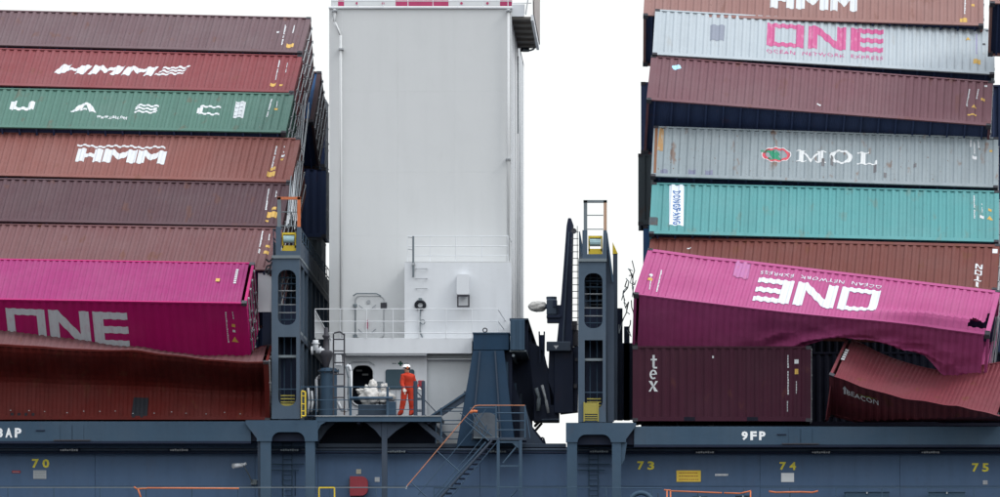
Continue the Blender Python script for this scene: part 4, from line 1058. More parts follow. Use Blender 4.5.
obj('wing_stay', lambda mb: mb.tube((wx1 - .2, YW, wz + .15), (wx1 + .0, YW, wz + 1.6), .025, 6), M['white_clean'], wg)
mb = MB(); p0 = W(525, 51.5, YW + 8.8); mb.tube(p0, p0 + Vector((0, 0, .25)), .16, 12); mb.build('wing_lamp', M['steel_dark'], wg)
mb = MB(); mb.path([W(523, 49.5, YW + 8.5), W(530, 50.5, YW + 8.5), W(534, 49, YW + 8.5), W(534.5, 46, YW + 8.5)], .035, 6); mb.build('wing_pipe', M['grey'], wg)
# protruding casing with a railed top
YC = 2.9
obj('casing_front', lambda mb: mb.box(X_(404.5, YC), X_(511.4, YC), YC, YC + .1, Z_(338.5, YC), Z_(262.5, YC)), M['white_clean'], wh, bevel=.006)
obj('casing_side', lambda mb: mb.box(X_(404.5, YC), X_(405.6, YC), YC + .1, YT, Z_(338.5, YC), Z_(262.5, YC)), M['white'], wh)
obj('casing_side', lambda mb: mb.box(X_(510.4, YC), X_(511.4, YC), YC + .1, YT, Z_(338.5, YC), Z_(262.5, YC)), M['white_clean'], wh)
obj('casing_top', lambda mb: mb.box(X_(404.5, YC), X_(511.4, YC), YC, YT, Z_(262.5, YC), Z_(261.5, YC)), M['white'], wh)
def railing(px0, px1, pt, pb, Y, rails, posts, mat, label, cat='railing', r=.016, extra=None, pr=None):
    e = wempty('railing', W((px0 + px1) / 2, pb, Y), label, cat)
    for p in rails: obj('rail', lambda mb: mb.tube(W(px0, p, Y), W(px1, p, Y), r, 6), mat, e)
    for x in posts: obj('post', lambda mb: mb.tube(W(x, pt, Y), W(x, pb, Y), pr or r, 6), mat, e)
    if extra:
        for pts in extra: obj('rail', lambda mb: mb.path(pts, r, 6), mat, e)
    return e
railing(407.5, 508, 236, 262, YC + .15, (236, 246, 255.5), (407.5, 430, 456, 482, 508), M['white_clean'], 'white guard rail on top of the protruding white casing', extra=[[W(508, 236, YC + .15), W(511.5, 242, YT - .1)]])
e = wempty('mast_pole', W(413, 277, YC), 'thin grey brown pole standing at the left edge of the white casing', 'pole')
obj('pole', lambda mb: mb.tube(W(413.3, 236, YC - .06), W(413.3, 277, YC - .06), .035, 8), M['grey'], e); obj('bracket', lambda mb: pbox(mb, 411.8, 415, 263, 265, YC - .1, YC), M['galv'], e)
for p in (238, 250): obj('arm', lambda mb: mb.tube(W(408, p - 1, YC), W(413.3, p, YC - .06), .015, 5), M['galv'], e)
for k, p in enumerate((268.5, 278.5, 288.5)): obj('wall_rung', lambda mb: mb.path([W(416, p, YC), W(416, p, YC - .12), W(427, p, YC - .12), W(427, p, YC)], .014, 5), M['galv'], wh)
# vent box and lamp frame on the casing
e = wempty('vent_housing', W(463, 307, YC), 'white vent housing with a dark square frame below it on the casing', 'vent')
obj('hood', lambda mb: mb.plate(rrect(X_(456.7, YC - .3), X_(469, YC - .3), Z_(294.5, YC - .3), Z_(274, YC - .3), .06), [], YC - .3, YC), M['white_clean'], e, bevel=.02)
obj('frame', lambda mb: mb.plate([P(457, 307, YC - .32), P(469.5, 307, YC - .32), P(469.5, 294.8, YC - .32), P(457, 294.8, YC - .32)], [[P(458.5, 305.6, YC - .32), P(468, 305.6, YC - .32), P(468, 296.4, YC - .32), P(458.5, 296.4, YC - .32)]], YC - .32, YC - .2), M['steel_dark'], e)
e = wempty('hose_fitting', W(421, 337, YC), 'dark round fitting with a thin hanging hose on the white casing', 'hose')
mb = MB(); torus(mb, W(420.3, 305, YC - .05), .13, .05, 18, 6, 1.15); mb.build('ring', M['black'], e, smooth=True)
obj('cap', lambda mb: pbox(mb, 418.5, 422, 298, 300.5, YC - .08, YC), M['grey'], e)
mb = MB(); mb.path([W(420.5, 309, YC - .05), W(419.7, 318, YC - .05), W(419.7, 331, YC - .05), W(422.5, 337.5, YC - .05)], .028, 6); mb.build('hose', M['grey'], e)
mb = MB(); torus(mb, W(422.7, 322, YC - .05), .075, .014, 14, 5); mb.build('hose_loop', M['grey'], e)
# upper deck at y = 338, its fascia and the house front below
YD = 2.35
obj('deck_fascia', lambda mb: mb.box(X_(329.5, YD), X_(472, YD), YD, YD + .1, Z_(353.5, YD), Z_(338, YD)), M['white_clean'], wh, bevel=.006)
obj('upper_deck', lambda mb: mb.box(X_(329.5, YD), X_(511.4, YD), YD + .1, YT, Z_(341, YD), Z_(338.6, YD)), M['white'], wh)
YH = 2.75
xa_ = lambda p: P(p[0], p[1], YH)
obj('house_front', lambda mb: mb.plate([xa_((329.5, 447)), xa_((427, 447)), xa_((427, 353.6)), xa_((329.5, 353.6))], [[(q[0], q[1]) for q in rrect(*[X_(352.3, YH), X_(372.8, YH)], Z_(405, YH), Z_(365.5, YH), .26)][::-1]], YH, YH + .1), M['white_clean'], wh)
obj('house_front_right', lambda mb: mb.box(X_(427.05, YH + .12), X_(511, YH + .12), YH + .12, YH + .2, Z_(447, YH), Z_(353.6, YH)), paint('cream grey paint', (.56, .59, .61), .5, .1, .12, 0, 63), wh)
obj('house_floor', lambda mb: mb.box(X_(329.5, YH), X_(511, YH), YH + .2, YT + 4, Z_(446, YH), Z_(443, YH)), M['navy_dark'], wh)
obj('cornice', lambda mb: mb.box(X_(346, YD), X_(426.5, YD), YD + .02, YD + .4, Z_(355.5, YD), Z_(353.5, YD)), M['galv'], wh)
obj('cornice', lambda mb: mb.box(X_(427, YD), X_(474, YD), YD + .3, YD + .5, Z_(359, YD), Z_(358, YD)), M['white_clean'], wh)
obj('shadow_panel', lambda mb: mb.box(X_(317, YH - .1), X_(436, YH - .1), YH - .12, YH - .06, Z_(444, YH), Z_(419.5, YH)), M['navy_dark'], wh)  # dark sheet added to stand for the shade under the platform
# dim room behind the open door
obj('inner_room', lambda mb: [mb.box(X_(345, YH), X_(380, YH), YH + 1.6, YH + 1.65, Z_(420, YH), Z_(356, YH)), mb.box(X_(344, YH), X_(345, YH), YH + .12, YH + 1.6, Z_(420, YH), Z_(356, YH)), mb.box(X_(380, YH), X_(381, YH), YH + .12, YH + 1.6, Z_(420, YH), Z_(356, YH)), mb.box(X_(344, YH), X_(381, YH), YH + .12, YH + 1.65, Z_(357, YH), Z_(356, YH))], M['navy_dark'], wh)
obj('door_rim', lambda mb: mb.plate(rrect(X_(351.3, YH), X_(373.8, YH), Z_(406, YH), Z_(364.5, YH), .27), [rrect(X_(351.9, YH), X_(373.2, YH), Z_(405.4, YH), Z_(365.1, YH), .26)], YH - .05, YH), M['white_clean'], wh)
obj('drip_bar', lambda mb: mb.path([W(348.5, 364, YH - .08), W(352.5, 361.5, YH - .08), W(369, 361.5, YH - .08), W(374.5, 364.5, YH - .08)], .022, 6), M['galv'], wh)
for k, (x, p) in enumerate(((358, 369), (364, 373))): obj('inner_lamp', lambda mb: mb.box(X_(x - 3, YH), X_(x + 3, YH), YH + .8, YH + .9, Z_(p + .8, YH), Z_(p - .8, YH)), M['galv'], wh)
# shuttered window, cross sign, small panels
obj('window_shutter', lambda mb: mb.plate(rrect(X_(385.6, YH), X_(414.3, YH), Z_(389, YH), Z_(369.5, YH), .07), [], YH - .06, YH), paint('slate blue shutter', (.045, .078, .10), .45, .2, .2, 0, 64), wh, bevel=.008)
e = wempty('cross_sign', W(400.5, 363.5, YH), 'small dark green cross mark above the shuttered window', 'sign')
obj('cross', lambda mb: [pbox(mb, 399.6, 401.4, 361, 366, YH - .012, YH), pbox(mb, 398, 399.6, 362.6, 364.4, YH - .012, YH), pbox(mb, 401.4, 403, 362.6, 364.4, YH - .012, YH)], plain('dark green', (.01, .07, .05)), e)
obj('print', lambda mb: [pbox(mb, a + k * 1.5, a + 1.1 + k * 1.5, 362.9, 364.1, YH - .008, YH) for a in (392.2, 404.4) for k in range(3)], M['grey'], e)['kind'] = 'stuff'
obj('wall_panel', lambda mb: pbox(mb, 377, 383, 381.5, 388, YH - .06, YH), M['grey'], wh, bevel=.006)
for x in (389.5, 396, 401): obj('wall_pipe', lambda mb: mb.tube(W(x, 390, YH - .05), W(x, 417, YH - .05), .016, 6), M['galv'], wh)
e = wempty('alarm_box', W(421, 389, 2.0), 'small red alarm box on the wall right of the man in orange', 'alarm box')
obj('case', lambda mb: pbox(mb, 418, 424, 380.3, 388.8, 1.75, 2.0), M['red'], e, bevel=.02); obj('bracket', lambda mb: pbox(mb, 420, 422, 382, 387, 2.0, YH), M['grey'], e); obj('plate', lambda mb: pbox(mb, 419.5, 422.5, 383, 386, 1.735, 1.75), M['red'], e)
# upper deck door and fittings
dr = lambda *a: rrect(X_(a[0], YT - .05), X_(a[1], YT - .05), Z_(a[3], YT - .05), Z_(a[2], YT - .05), .16)
obj('door', lambda mb: mb.plate(dr(356, 383, 297, 338), [], YT - .03, YT), M['white'], wh, bevel=.006)
obj('door_rim', lambda mb: mb.plate(dr(354.8, 384.2, 295.8, 339), [dr(355.4, 383.6, 296.4, 338.6)], YT - .02, YT), M['galv'], wh)
obj('drip_bar', lambda mb: mb.path([W(353, 296, YT - .1), W(356.5, 293.5, YT - .1), W(376.5, 293.5, YT - .1), W(381, 296, YT - .1)], .024, 6), M['grey'], wh)
for (a, c_) in (((359, 305), (363, 308)), ((376, 305), (372, 308)), ((358.5, 329), (362.5, 333)), ((375.5, 329), (371.5, 333))): obj('door_dog', lambda mb: mb.tube(W(*a, YT - .12), W(*c_, YT - .12), .022, 5), M['galv'], wh)
for p in (305.3, 336): obj('hinge', lambda mb: pbox(mb, 353, 357, p - 1.2, p + 1.2, YT - .1, YT), M['grey'], wh)
obj('hinge_rod', lambda mb: mb.tube(W(355.3, 306, YT - .09), W(355.3, 335, YT - .09), .016, 5), M['grey'], wh)
obj('door_handle', lambda mb: pbox(mb, 366.3, 367.7, 320, 328.5, YT - .13, YT - .05), M['crimson'], wh)
obj('round_plate', lambda mb: mb.tube(W(368.5, 302, YT - .06), W(368.5, 302, YT - .05), .07, 12), M['galv'], wh)
e = wempty('wall_notice', W(383.5, 306, YT), 'small dark grey square notice right of the white upper deck door', 'notice')
obj('board', lambda mb: pbox(mb, 380.5, 386.6, 302.7, 308.6, YT - .04, YT - .02), M['steel_dark'], e); obj('frame', lambda mb: pbox(mb, 380, 387.1, 302.2, 309.1, YT - .015, YT - .002), M['galv'], e)
# upper deck guard rail
railing(315, 498, 309, 338, YD - .02, (309, 321.5, 333), (315, 340, 366.5, 393, 419, 446, 472, 498), M['white_clean'], 'white guard rail of the upper deck in front of the white door', extra=[[W(498, 309.5, YD), W(508, 325, YT - 1.4)], [W(498, 321.5, YD), W(506, 332, YT - 1.4)]])
e = wempty('stair_side_plate', W(320, 353, YD), 'triangular white stair guard plate at the left end of the upper deck rail', 'guard plate')
obj('plate', lambda mb: mb.plate([P(315.5, 339, YD), P(330, 339, YD), P(315.5, 312, YD)], [], YD + .05, YD + .08), M['white'], e); obj('edge_bar', lambda mb: mb.tube(W(315, 310.5, YD), W(331, 340, YD), .025, 6), M['galv'], e)
# white wall strip seen left of the left tower
e = wempty('white_bulkhead', W(266, 419, 1.75), 'narrow white panel seen between the magenta box and the left lashing tower', 'panel')
obj('panel', lambda mb: mb.box(X_(258, 1.75), X_(271.5, 1.75), 1.75, 1.82, Z_(312, 1.75), Z_(273, 1.75)), M['white_clean'], e)
obj('lower_panel', lambda mb: mb.box(X_(262.5, 1.75), X_(271.5, 1.75), 1.75, 1.82, -.05, Z_(312.3, 1.75)), M['navy_dark'], e)
obj('edge_bar', lambda mb: mb.box(X_(271.5, 1.75), X_(272.5, 1.75), 1.72, 1.85, -.05, Z_(272, 1.75)), M['grey'], e)

# ------------------------------------------------------------------ service platform, its rail and equipment
pf = wempty('service_platform', W(384, 519, 0), 'navy service platform on a slim post carrying the man in orange', 'platform')
YP = -.12
obj('edge_beam', lambda mb: mb.box(X_(316), X_(441.5), YP, YP + .12, Z_(422), Z_(416.6)), M['navy_light'], pf, bevel=.008)
obj('floor', lambda mb: mb.box(X_(316), X_(441.5), YP + .12, YH - .02, Z_(419), Z_(416.9)), M['navy'], pf)
obj('floor_lip', lambda mb: mb.box(X_(315.5), X_(442), YP - .03, YP + .1, Z_(416.6), Z_(415.8)), M['galv'], pf)
obj('corner_plate', lambda mb: mb.plate([P(315.2, 441.5, 0), P(317, 441.5, 0), P(317, 433, 0), P(321, 425, 0), P(326, 422.2, 0), P(315.2, 422.2, 0)], [], YP, YP + .1), M['navy_light'], pf)
obj('post', lambda mb: mb.box(X_(381.5), X_(387), .1, .28, DECK, Z_(422)), M['navy'], pf, bevel=.008)
for pts in ([(381.4, 422.1), (365, 422.1), (375, 430), (381.4, 438)], [(387.1, 422.1), (410, 422.1), (396, 431), (387.1, 439)]):
    obj('knee_plate', lambda mb: mb.plate([P(*p, .15) for p in pts], [], .12, .2), M['navy'], pf)
obj('knee_plate', lambda mb: mb.plate([P(*p, .6) for p in ((318, 443), (318, 422.1), (336, 422.1), (327, 430))], [], .6, .7), M['navy'], pf)
for k in range(4): obj('under_beam', lambda mb: mb.box(X_(322 + k * 35), X_(325 + k * 35), YP + .12, YH, Z_(424), Z_(419)), M['navy_dark'], pf)
Ya = 0.0
rp = wempty('platform_railing', W(380, 417, Ya), 'navy guard rail on the service platform in front of the man in orange', 'railing')
for (a, c_, p, r, m_) in ((301, 424, 387, .017, M['navy_light']), (301, 424, 400, .014, M['navy_light']), (301, 424, 409.5, .012, M['navy_light']), (350, 393, 398, .045, M['navy_light'])):
    obj('rail', lambda mb: mb.tube(W(a, p, Ya - (.05 if r > .04 else 0)), W(c_, p, Ya - (.05 if r > .04 else 0)), r, 8), m_, rp)
for x, t, r in ((301, 386, .016), (316, 386, .016), (350.5, 387, .045), (387.5, 387, .045), (415.5, 381, .07), (423.3, 381, .06)): obj('post', lambda mb: mb.tube(W(x, t, Ya), W(x, 416.5, Ya), r, 8), M['navy_light'] if r < .05 else M['navy'], rp)
for p in (398.5, 411): obj('ladder_tread', lambda mb: pbox(mb, 415.5, 423.3, p - .7, p + .7, Ya, Ya + .1), M['navy'], rp)
obj('left_floor_rail', lambda mb: mb.tube(W(301, 416, Ya), W(316, 416, Ya), .02, 6), M['navy'], rp)
# navy tank with cone and pipework
tk = wempty('tank', W(328.5, 416, .9), 'upright navy tank with white pipework on the left of the platform', 'tank')
c0 = W(328.5, 416.5, .9); zt = Z_(372.5, .9); z0 = c0.z - .05
mb = MB(); mb.lathe(c0.x, c0.y, [(z0, .33), (z0 + .03, .33), (z0 + .05, .29), (zt, .29), (zt + .02, .36), (zt + .07, .36), (zt + .08, .30), (zt + .14, .27), (zt + .16, .1)], 24); mb.build('body', M['navy_light'], tk, smooth=False)
for k in range(10):
    t = k * math.pi / 5; obj('bolt', lambda mb: mb.tube((c0.x + .33 * math.cos(t), c0.y + .33 * math.sin(t), zt - .04), (c0.x + .33 * math.cos(t), c0.y + .33 * math.sin(t), zt + .11), .018, 5), M['steel_dark'], tk)
zc = Z_(353, .9)
mb = MB(); mb.lathe(c0.x - .08, c0.y, [(zt + .14, .07), (zt + .2, .09), (zc - .1, .21), (zc, .23), (zc + .06, .2), (zc + .1, .1), (zc + .5, .085), (zc + .55, .13), (zc + .6, .13), (zc + .62, .08), (zc + .85, .07), (zc + .87, .03)], 18); mb.build('valve_tower', M['steel_dark'], tk, smooth=True)
mb = MB(); mb.path([W(326, 351, .9), W(316, 350.5, .9), W(315.6, 340, .9)], .1, 10); mb.build('white_pipe', M['white_clean'], tk, smooth=True)
obj('pipe_flange', lambda mb: [mb.tube(W(311.2, 350.5, .9), W(313, 350.5, .9), .15, 12), mb.tube(W(320, 350.8, .9), W(321.5, 350.8, .9), .15, 12), mb.tube(W(315.6, 344, .9), W(315.6, 342.6, .9), .14, 12)], M['white_clean'], tk)
mb = MB(); mb.path([W(321, 375, 1.0), W(316.5, 379, 1.0), W(316.5, 412, 1.0)], .05, 8); mb.build('white_pipe', M['white_clean'], tk, smooth=True)
obj('gauge_box', lambda mb: pbox(mb, 335.5, 341.5, 355, 366, .75, .95), M['white_clean'], tk, bevel=.02)
obj('cleat', lambda mb: [pbox(mb, 317.8, 320, 376 + 5 * k, 379 + 5 * k, .7, .8) for k in range(1)], M['steel_dark'], tk)
ladder('frame_ladder', 333.5, 344.3, 333.5, 415, .55, 7, .03, M['steel_dark'], 'dark steel ladder frame beside the navy tank')
mb = MB(); mb.path([W(334, 333, .55), W(340, 331.8, .55), W(344.3, 335, .55)], .03, 6); tag(mb.build('ladder_hoop', M['steel_dark']), 'dark curved hoop over the ladder frame beside the tank', 'hoop')
mb = MB(); mb.path([W(345, 368, 1.2), W(349, 365, 1.2), W(351, 371, 1.2), W(351, 404, 1.2), W(347, 411, 1.2), W(341, 410, 1.2), W(338, 402, 1.2)], .05, 8); tag(mb.build('white_pipe', M['white_clean'], smooth=True), 'bent white pipe between the ladder frame and the open door', 'pipe')
mb = MB(); mb.path([W(346, 366, 1.0), W(348.5, 378, 1.0), W(348, 395, 1.0), W(349.5, 408, 1.0)], .03, 8); tag(mb.build('grey_hose', M['grey'], smooth=True), 'thin grey hose hanging beside the open door', 'hose')
for k, (x, p0, p1) in enumerate(((308, 388, 414), (311.5, 391, 412))):
    mb = MB(); mb.path([W(x, p0, .6), W(x + 1, (p0 + p1) / 2, .6), W(x - .5, p1, .6)], .045, 7); tag(mb.build('coiled_cable', M['galv'], smooth=True), ['pale cable hanging behind the yellow grab rail', 'shorter pale cable hanging left of the navy tank'][k], 'cable')
# blue mooring gear with canvas bundles
bx = wempty('winch_base', W(376, 416, .8), 'low slate blue machine base under the white canvas bundles', 'machine')
obj('base', lambda mb: pbox(mb, 358, 395, 404.5, 416.5, .8, 1.7), paint('slate blue machine paint', (.03, .048, .072), .5, .2, .3, .05, 65), bx, bevel=.02)
obj('side_box', lambda mb: pbox(mb, 386, 396, 401.5, 416.5, .62, .8), M['navy_light'], bx, bevel=.015)
obj('foot_rail', lambda mb: pbox(mb, 356, 397, 414.5, 416.5, .6, .62), M['navy'], bx)
def lump(name, c, r, label, cat, mat, seed, sq=(1, .8, 1), group=None, amp=.42, n=4):
    bm = bmesh.new(); bmesh.ops.create_icosphere(bm, subdivisions=n, radius=1)
    for v in bm.verts:
        q = v.co.copy(); d = 1 + amp * mnoise.noise(q * 1.6 + Vector((seed * 5, 0, 0))) + amp * .16 * mnoise.noise(q * 10) + amp * .45 * mnoise.noise(q * 5 + Vector((0, seed * 3, 0)))
        v.co = Vector((q.x * r * sq[0] * d, q.y * r * sq[1] * d, q.z * r * sq[2] * d))
    me = bpy.data.meshes.new(name); bm.to_mesh(me); bm.free(); me.materials.append(mat)
    for p in me.polygons: p.use_smooth = True
    o = bpy.data.objects.new(name, me); COL.objects.link(o); o.location = c
    return tag(o, label, cat, group)
GB = 'white canvas bundles on the platform'
for k, (x, p, r, s, lab) in enumerate(((370.5, 397, .33, (1, .8, .95), 'largest white canvas bundle in front of the open door'), (383.5, 398.5, .30, (1.15, .8, .75), 'flatter white canvas bundle right of the largest one'), (372.5, 385.5, .16, (.9, .8, 1.25), 'upright white canvas bundle on top of the largest one'),
        (384.5, 388, .13, (1, .8, 1.2), 'small white canvas peak behind the flatter bundle'), (360.5, 391.5, .14, (1.1, .8, .8), 'small white bundle at the door edge'), (367, 388, .10, (1, .8, 1), 'smallest white bundle left of the upright one'))):
    lump('canvas_bundle', W(x, p, 1.2 + .1 * k), r, lab, 'bundle', M['cloth'], k + 1, s, GB)

# ------------------------------------------------------------------ crane foot, girder and hose crane
pd = wempty('crane_pedestal', W(488, 447, 1.6), 'flared dark blue crane pedestal standing in front of the deckhouse', 'pedestal')
Yq = .9
obj('head', lambda mb: pbox(mb, 473, 509, 333, 350, Yq, 2.2), M['pedestal'], pd, bevel=.015)
obj('head_edge', lambda mb: pbox(mb, 472.4, 509.5, 332.4, 333.4, Yq - .04, 2.25), M['navy_light'], pd)
def flare(pts_top, pts_bot, y0, y1, y0b, y1b):
    def f(mb):
        (a, c_), (d, g) = pts_top, pts_bot
        v = [W(a[0], a[1], y0), W(c_[0], c_[1], y0), W(g[0], g[1], y0b), W(d[0], d[1], y0b)]
        w = [Vector((q.x, (y1 if i < 2 else y1b), q.z)) for i, q in enumerate(v)]
        mb.face(v); mb.face(w[::-1])
        for i in range(4): j = (i + 1) % 4; mb.face([v[i], w[i], w[j], v[j]])
    return f
obj('leg_face', flare(((473, 350.3), (504, 350.3)), ((456.5, 446), (515, 446)), Yq + .02, 2.2, Yq - .1, 2.3), M['pedestal'], pd)
for (a, c_) in (((480, 351), (472, 440)), ((495, 351), (501, 440))): obj('stiffener', lambda mb: mb.beam(W(*a, Yq - .02), W(*c_, Yq - .12), .05, .05, up=(0, 1, 0)), M['navy'], pd)
obj('lifting_ring', lambda mb: torus(mb, W(485, 330.2, Yq + .3), .07, .02, 14, 6), M['steel_dark'], pd)
obj('back_bracket', lambda mb: pbox(mb, 503, 512, 352, 420, 1.4, 2.3), M['navy_dark'], pd)
tp = wempty('covered_gear', W(486, 440, .4), 'small grey rounded canvas cover behind the braced stair rail', 'cover')
q = W(486, 438, .5)
obj('cover', lambda mb: mb.plate(rrect(q.x - .42, q.x + .42, q.z, q.z + .86, .34, True, False), [], .42, .8), paint('grey canvas', (.085, .10, .12), .9, .2, .4, 0, 66, dent=.8), tp)
obj('hem', lambda mb: mb.box(q.x - .43, q.x + .43, .40, .82, q.z - .02, q.z + .03), M['grey'], tp)
# long girder running across the ship, end face toward the viewer
gd = wempty('cross_girder', W(518, 447, 1), 'long navy box girder running inboard across the ship beside the deckhouse', 'girder')
g0 = W(510.3, 350, .8); g1 = W(524.6, 319.5, .8)
obj('end_face', lambda mb: mb.box(g0.x, g1.x, .8, .9, g0.z, g1.z), M['grey_blue'] if 'grey_blue' in M else M['navy_light'], gd, bevel=.008)
obj('end_rib', lambda mb: [mb.box(g0.x + k, g0.x + k + .03, .76, .8, g0.z, g1.z) for k in (.0, .22, .455)], M['navy_light'], gd)
obj('girder_body', lambda mb: mb.box(g0.x, g1.x, .9, 42, g0.z, g1.z), M['navy_dark'], gd)
obj('top_flange', lambda mb: mb.box(g0.x - .03, g1.x + .12, .9, 42, g1.z, g1.z + .05), M['navy'], gd)
obj('bottom_flange', lambda mb: mb.box(g0.x - .03, g1.x + .06, .9, 42, g0.z - .05, g0.z), M['grey'], gd)
for k in range(9): obj('web_stiffener', lambda mb: mb.box(g1.x, g1.x + .1, 2 + 4.4 * k, 2.1 + 4.4 * k, g0.z, g1.z), M['navy_dark'], gd)
obj('service_pipe', lambda mb: mb.tube((g0.x + .1, .9, g0.z - .18), (g0.x + .1, 42, g0.z - .18), .05, 8), M['grey'], gd)
for k, x in enumerate((506, 509, 513, 518)): obj('support', lambda mb: mb.box(X_(x, 1.2), X_(x + 2.0, 1.2), 1.2 + .9 * k, 1.5 + .9 * k, Z_(447, 1.2), Z_(362 + k * 9, 1.2)), M['navy'] if k % 2 else M['navy_light'], gd)
obj('shield_plate', lambda mb: mb.plate([P(505, 446, 2.6), P(548, 446, 2.6), P(532, 426, 2.6), P(522, 405, 2.6), P(505, 360, 2.6)], [], 2.6, 2.7), M['navy_dark'], gd)
obj('deck_slope', lambda mb: mb.plate([P(520, 446, 1.6), P(545, 446, 1.6), P(533, 430, 1.6), P(525, 405, 1.6), P(520, 405, 1.6)], [], 1.6, 1.7), M['navy'], gd)
obj('shadow_fill', lambda mb: mb.plate([P(508, 446, 5), P(542, 446, 5), P(532.5, 428, 5), P(532.5, 421, 5), P(557, 421, 5), P(557, 392, 5), P(546, 362, 5), P(524, 332, 5), P(508, 350, 5)], [], 5, 5.1), M['navy_dark'], gd)  # dark sheet added to fill in the shadowed mass beside the girder
# hose crane with wrapped motor
hc = wempty('hose_crane', W(566, 420, 4), 'dark navy hose handling crane with a leaning boom beside the right tower', 'crane')
YB = 3.2
dk = M['navy_dark']
obj('boom', lambda mb: mb.plate([P(556, 350, YB), P(573, 350, YB), P(572, 300, YB), P(573.5, 225, YB), P(571, 218, YB), P(568, 218, YB), P(566.5, 226, YB), P(561, 300, YB)], [], YB, YB + .45), dk, hc, bevel=.02)
obj('boom_edge', lambda mb: mb.beam(W(562.5, 348, YB - .04), W(569, 232, YB - .04), .05, .05, up=(0, 1, 0)), M['navy'], hc)
obj('boom_sheave', lambda mb: mb.tube(W(573.8, 231, YB), W(573.8, 231, YB + .4), .1, 12), M['steel_dark'], hc)
obj('post', lambda mb: mb.plate([P(549, 350, YB), P(578, 346, YB), P(577.5, 411, YB), P(560, 413, YB), P(548, 380, YB)], [], YB + .1, YB + 1.1), dk, hc)
obj('post', lambda mb: pbox(mb, 554, 573.5, 350, 413, YB - .06, YB + .1), dk, hc, bevel=.02)
obj('cross_head', lambda mb: pbox(mb, 546.5, 571, 341.5, 351, YB - .3, YB - .06), M['navy'], hc, bevel=.02)
obj('arrow_mark', lambda mb: mb.face([W(553.5, 345.5, YB - .305), W(558.5, 345.5, YB - .305), W(556, 349, YB - .305)][::-1]), M['mark_w'], hc, recalc=False)
obj('base_frame', lambda mb: pbox(mb, 533.5, 559, 405, 421.5, YB + .2, YB + 1.2), dk, hc, bevel=.02)
obj('base_frame', lambda mb: pbox(mb, 558, 577.5, 398, 411.5, YB + .3, YB + 1.2), dk, hc, bevel=.02)
obj('base_rail', lambda mb: mb.tube(W(542, 420, YB), W(559.5, 419.5, YB), .04, 6), M['navy'], hc)
obj('guide_arm', lambda mb: mb.plate([P(536, 420, YB), P(552, 420, YB), P(548, 370, YB), P(543, 348, YB), P(528, 340, YB)], [], YB + .25, YB + .9), dk, hc)
obj('fork', lambda mb: [mb.beam(W(540, 362, YB), W(539.2, 331.5, YB), .05, .05), mb.beam(W(544, 362, YB), W(544.3, 331.5, YB), .05, .05), mb.tube(W(542, 350, YB), W(542, 335, YB), .07, 8)], dk, hc)
mb = MB(); mb.path([W(536, 388, YB - .1), W(539, 398, YB - .1), W(538, 411, YB - .1)], .07, 8); mb.build('worn_hose', M['grey'], hc, smooth=True)
mb = MB(); mb.path([W(542, 385, YB - .1), W(546, 400, YB - .1), W(548.5, 413, YB - .1)], .05, 8); mb.build('worn_hose', M['galv'], hc, smooth=True)
obj('motor_block', lambda mb: pbox(mb, 546.5, 557, 299, 315, YB, YB + .5), M['navy'], hc, bevel=.04)
obj('motor_foot', lambda mb: [pbox(mb, 546.5, 561, 315, 318, YB - .05, YB + .5), pbox(mb, 547, 560, 318.6, 322.5, YB, YB + .5), pbox(mb, 556.5, 563, 305, 322, YB + .1, YB + .4)], dk, hc, bevel=.01)
obj('motor_cap', lambda mb: mb.tube(W(551.5, 299.5, YB + .25), W(551.5, 296.8, YB + .25), .18, 12), M['navy'], hc)
obj('bolt_bracket', lambda mb: pbox(mb, 553, 556, 300.5, 307, YB - .06, YB), dk, hc)
lump('wrapped_motor', W(537.8, 306.3, YB + .25), .19, 'motor wrapped in dirty white canvas on the arm of the hose crane', 'bundle', M['cloth'], 9, (1.65, 1, .98), None, .22)
obj('motor_arm', lambda mb: mb.tube(W(541, 306.5, YB + .25), W(548, 306.5, YB + .25), .09, 10), dk, hc)
obj('stay_wire', lambda mb: [mb.tube(W(535, 431, YB + 1), W(542, 423, YB + 1), .05, 6), mb.tube(W(535, 426, YB + 1.4), W(540, 421, YB + 1), .05, 6)], M['black'], hc)
obj('small_bracket', lambda mb: mb.path([W(539, 438, 2.2), W(543.5, 438, 2.2), W(545, 443.4, 2.2)], .035, 6), M['navy_dark'], hc)
obj('clamp', lambda mb: [pbox(mb, 572, 577, 321, 330, YB + .2, YB + .5), pbox(mb, 571, 578, 330, 346, YB + .25, YB + .6), pbox(mb, 575, 578, 358, 361, YB, YB + .2), pbox(mb, 573, 577, 384, 388, YB, YB + .2)], M['steel_dark'], hc)
ld = wempty('rope_ladder', W(575, 346, 2.6), 'thin dark ladder hanging between the hose crane boom and the right tower', 'ladder')
obj('stile', lambda mb: mb.tube(W(572.6, 226, 2.6), W(572.2, 330, 2.6), .012, 5), M['steel_dark'], ld)
obj('stile', lambda mb: mb.tube(W(577.3, 226, 2.6), W(577.6, 330, 2.6), .012, 5), M['steel_dark'], ld)
for k in range(15): obj('rung', lambda mb: mb.tube(W(571, 232 + k * 6.6, 2.6), W(578.5, 232 + k * 6.6, 2.6), .014, 5), M['steel_dark'], ld)

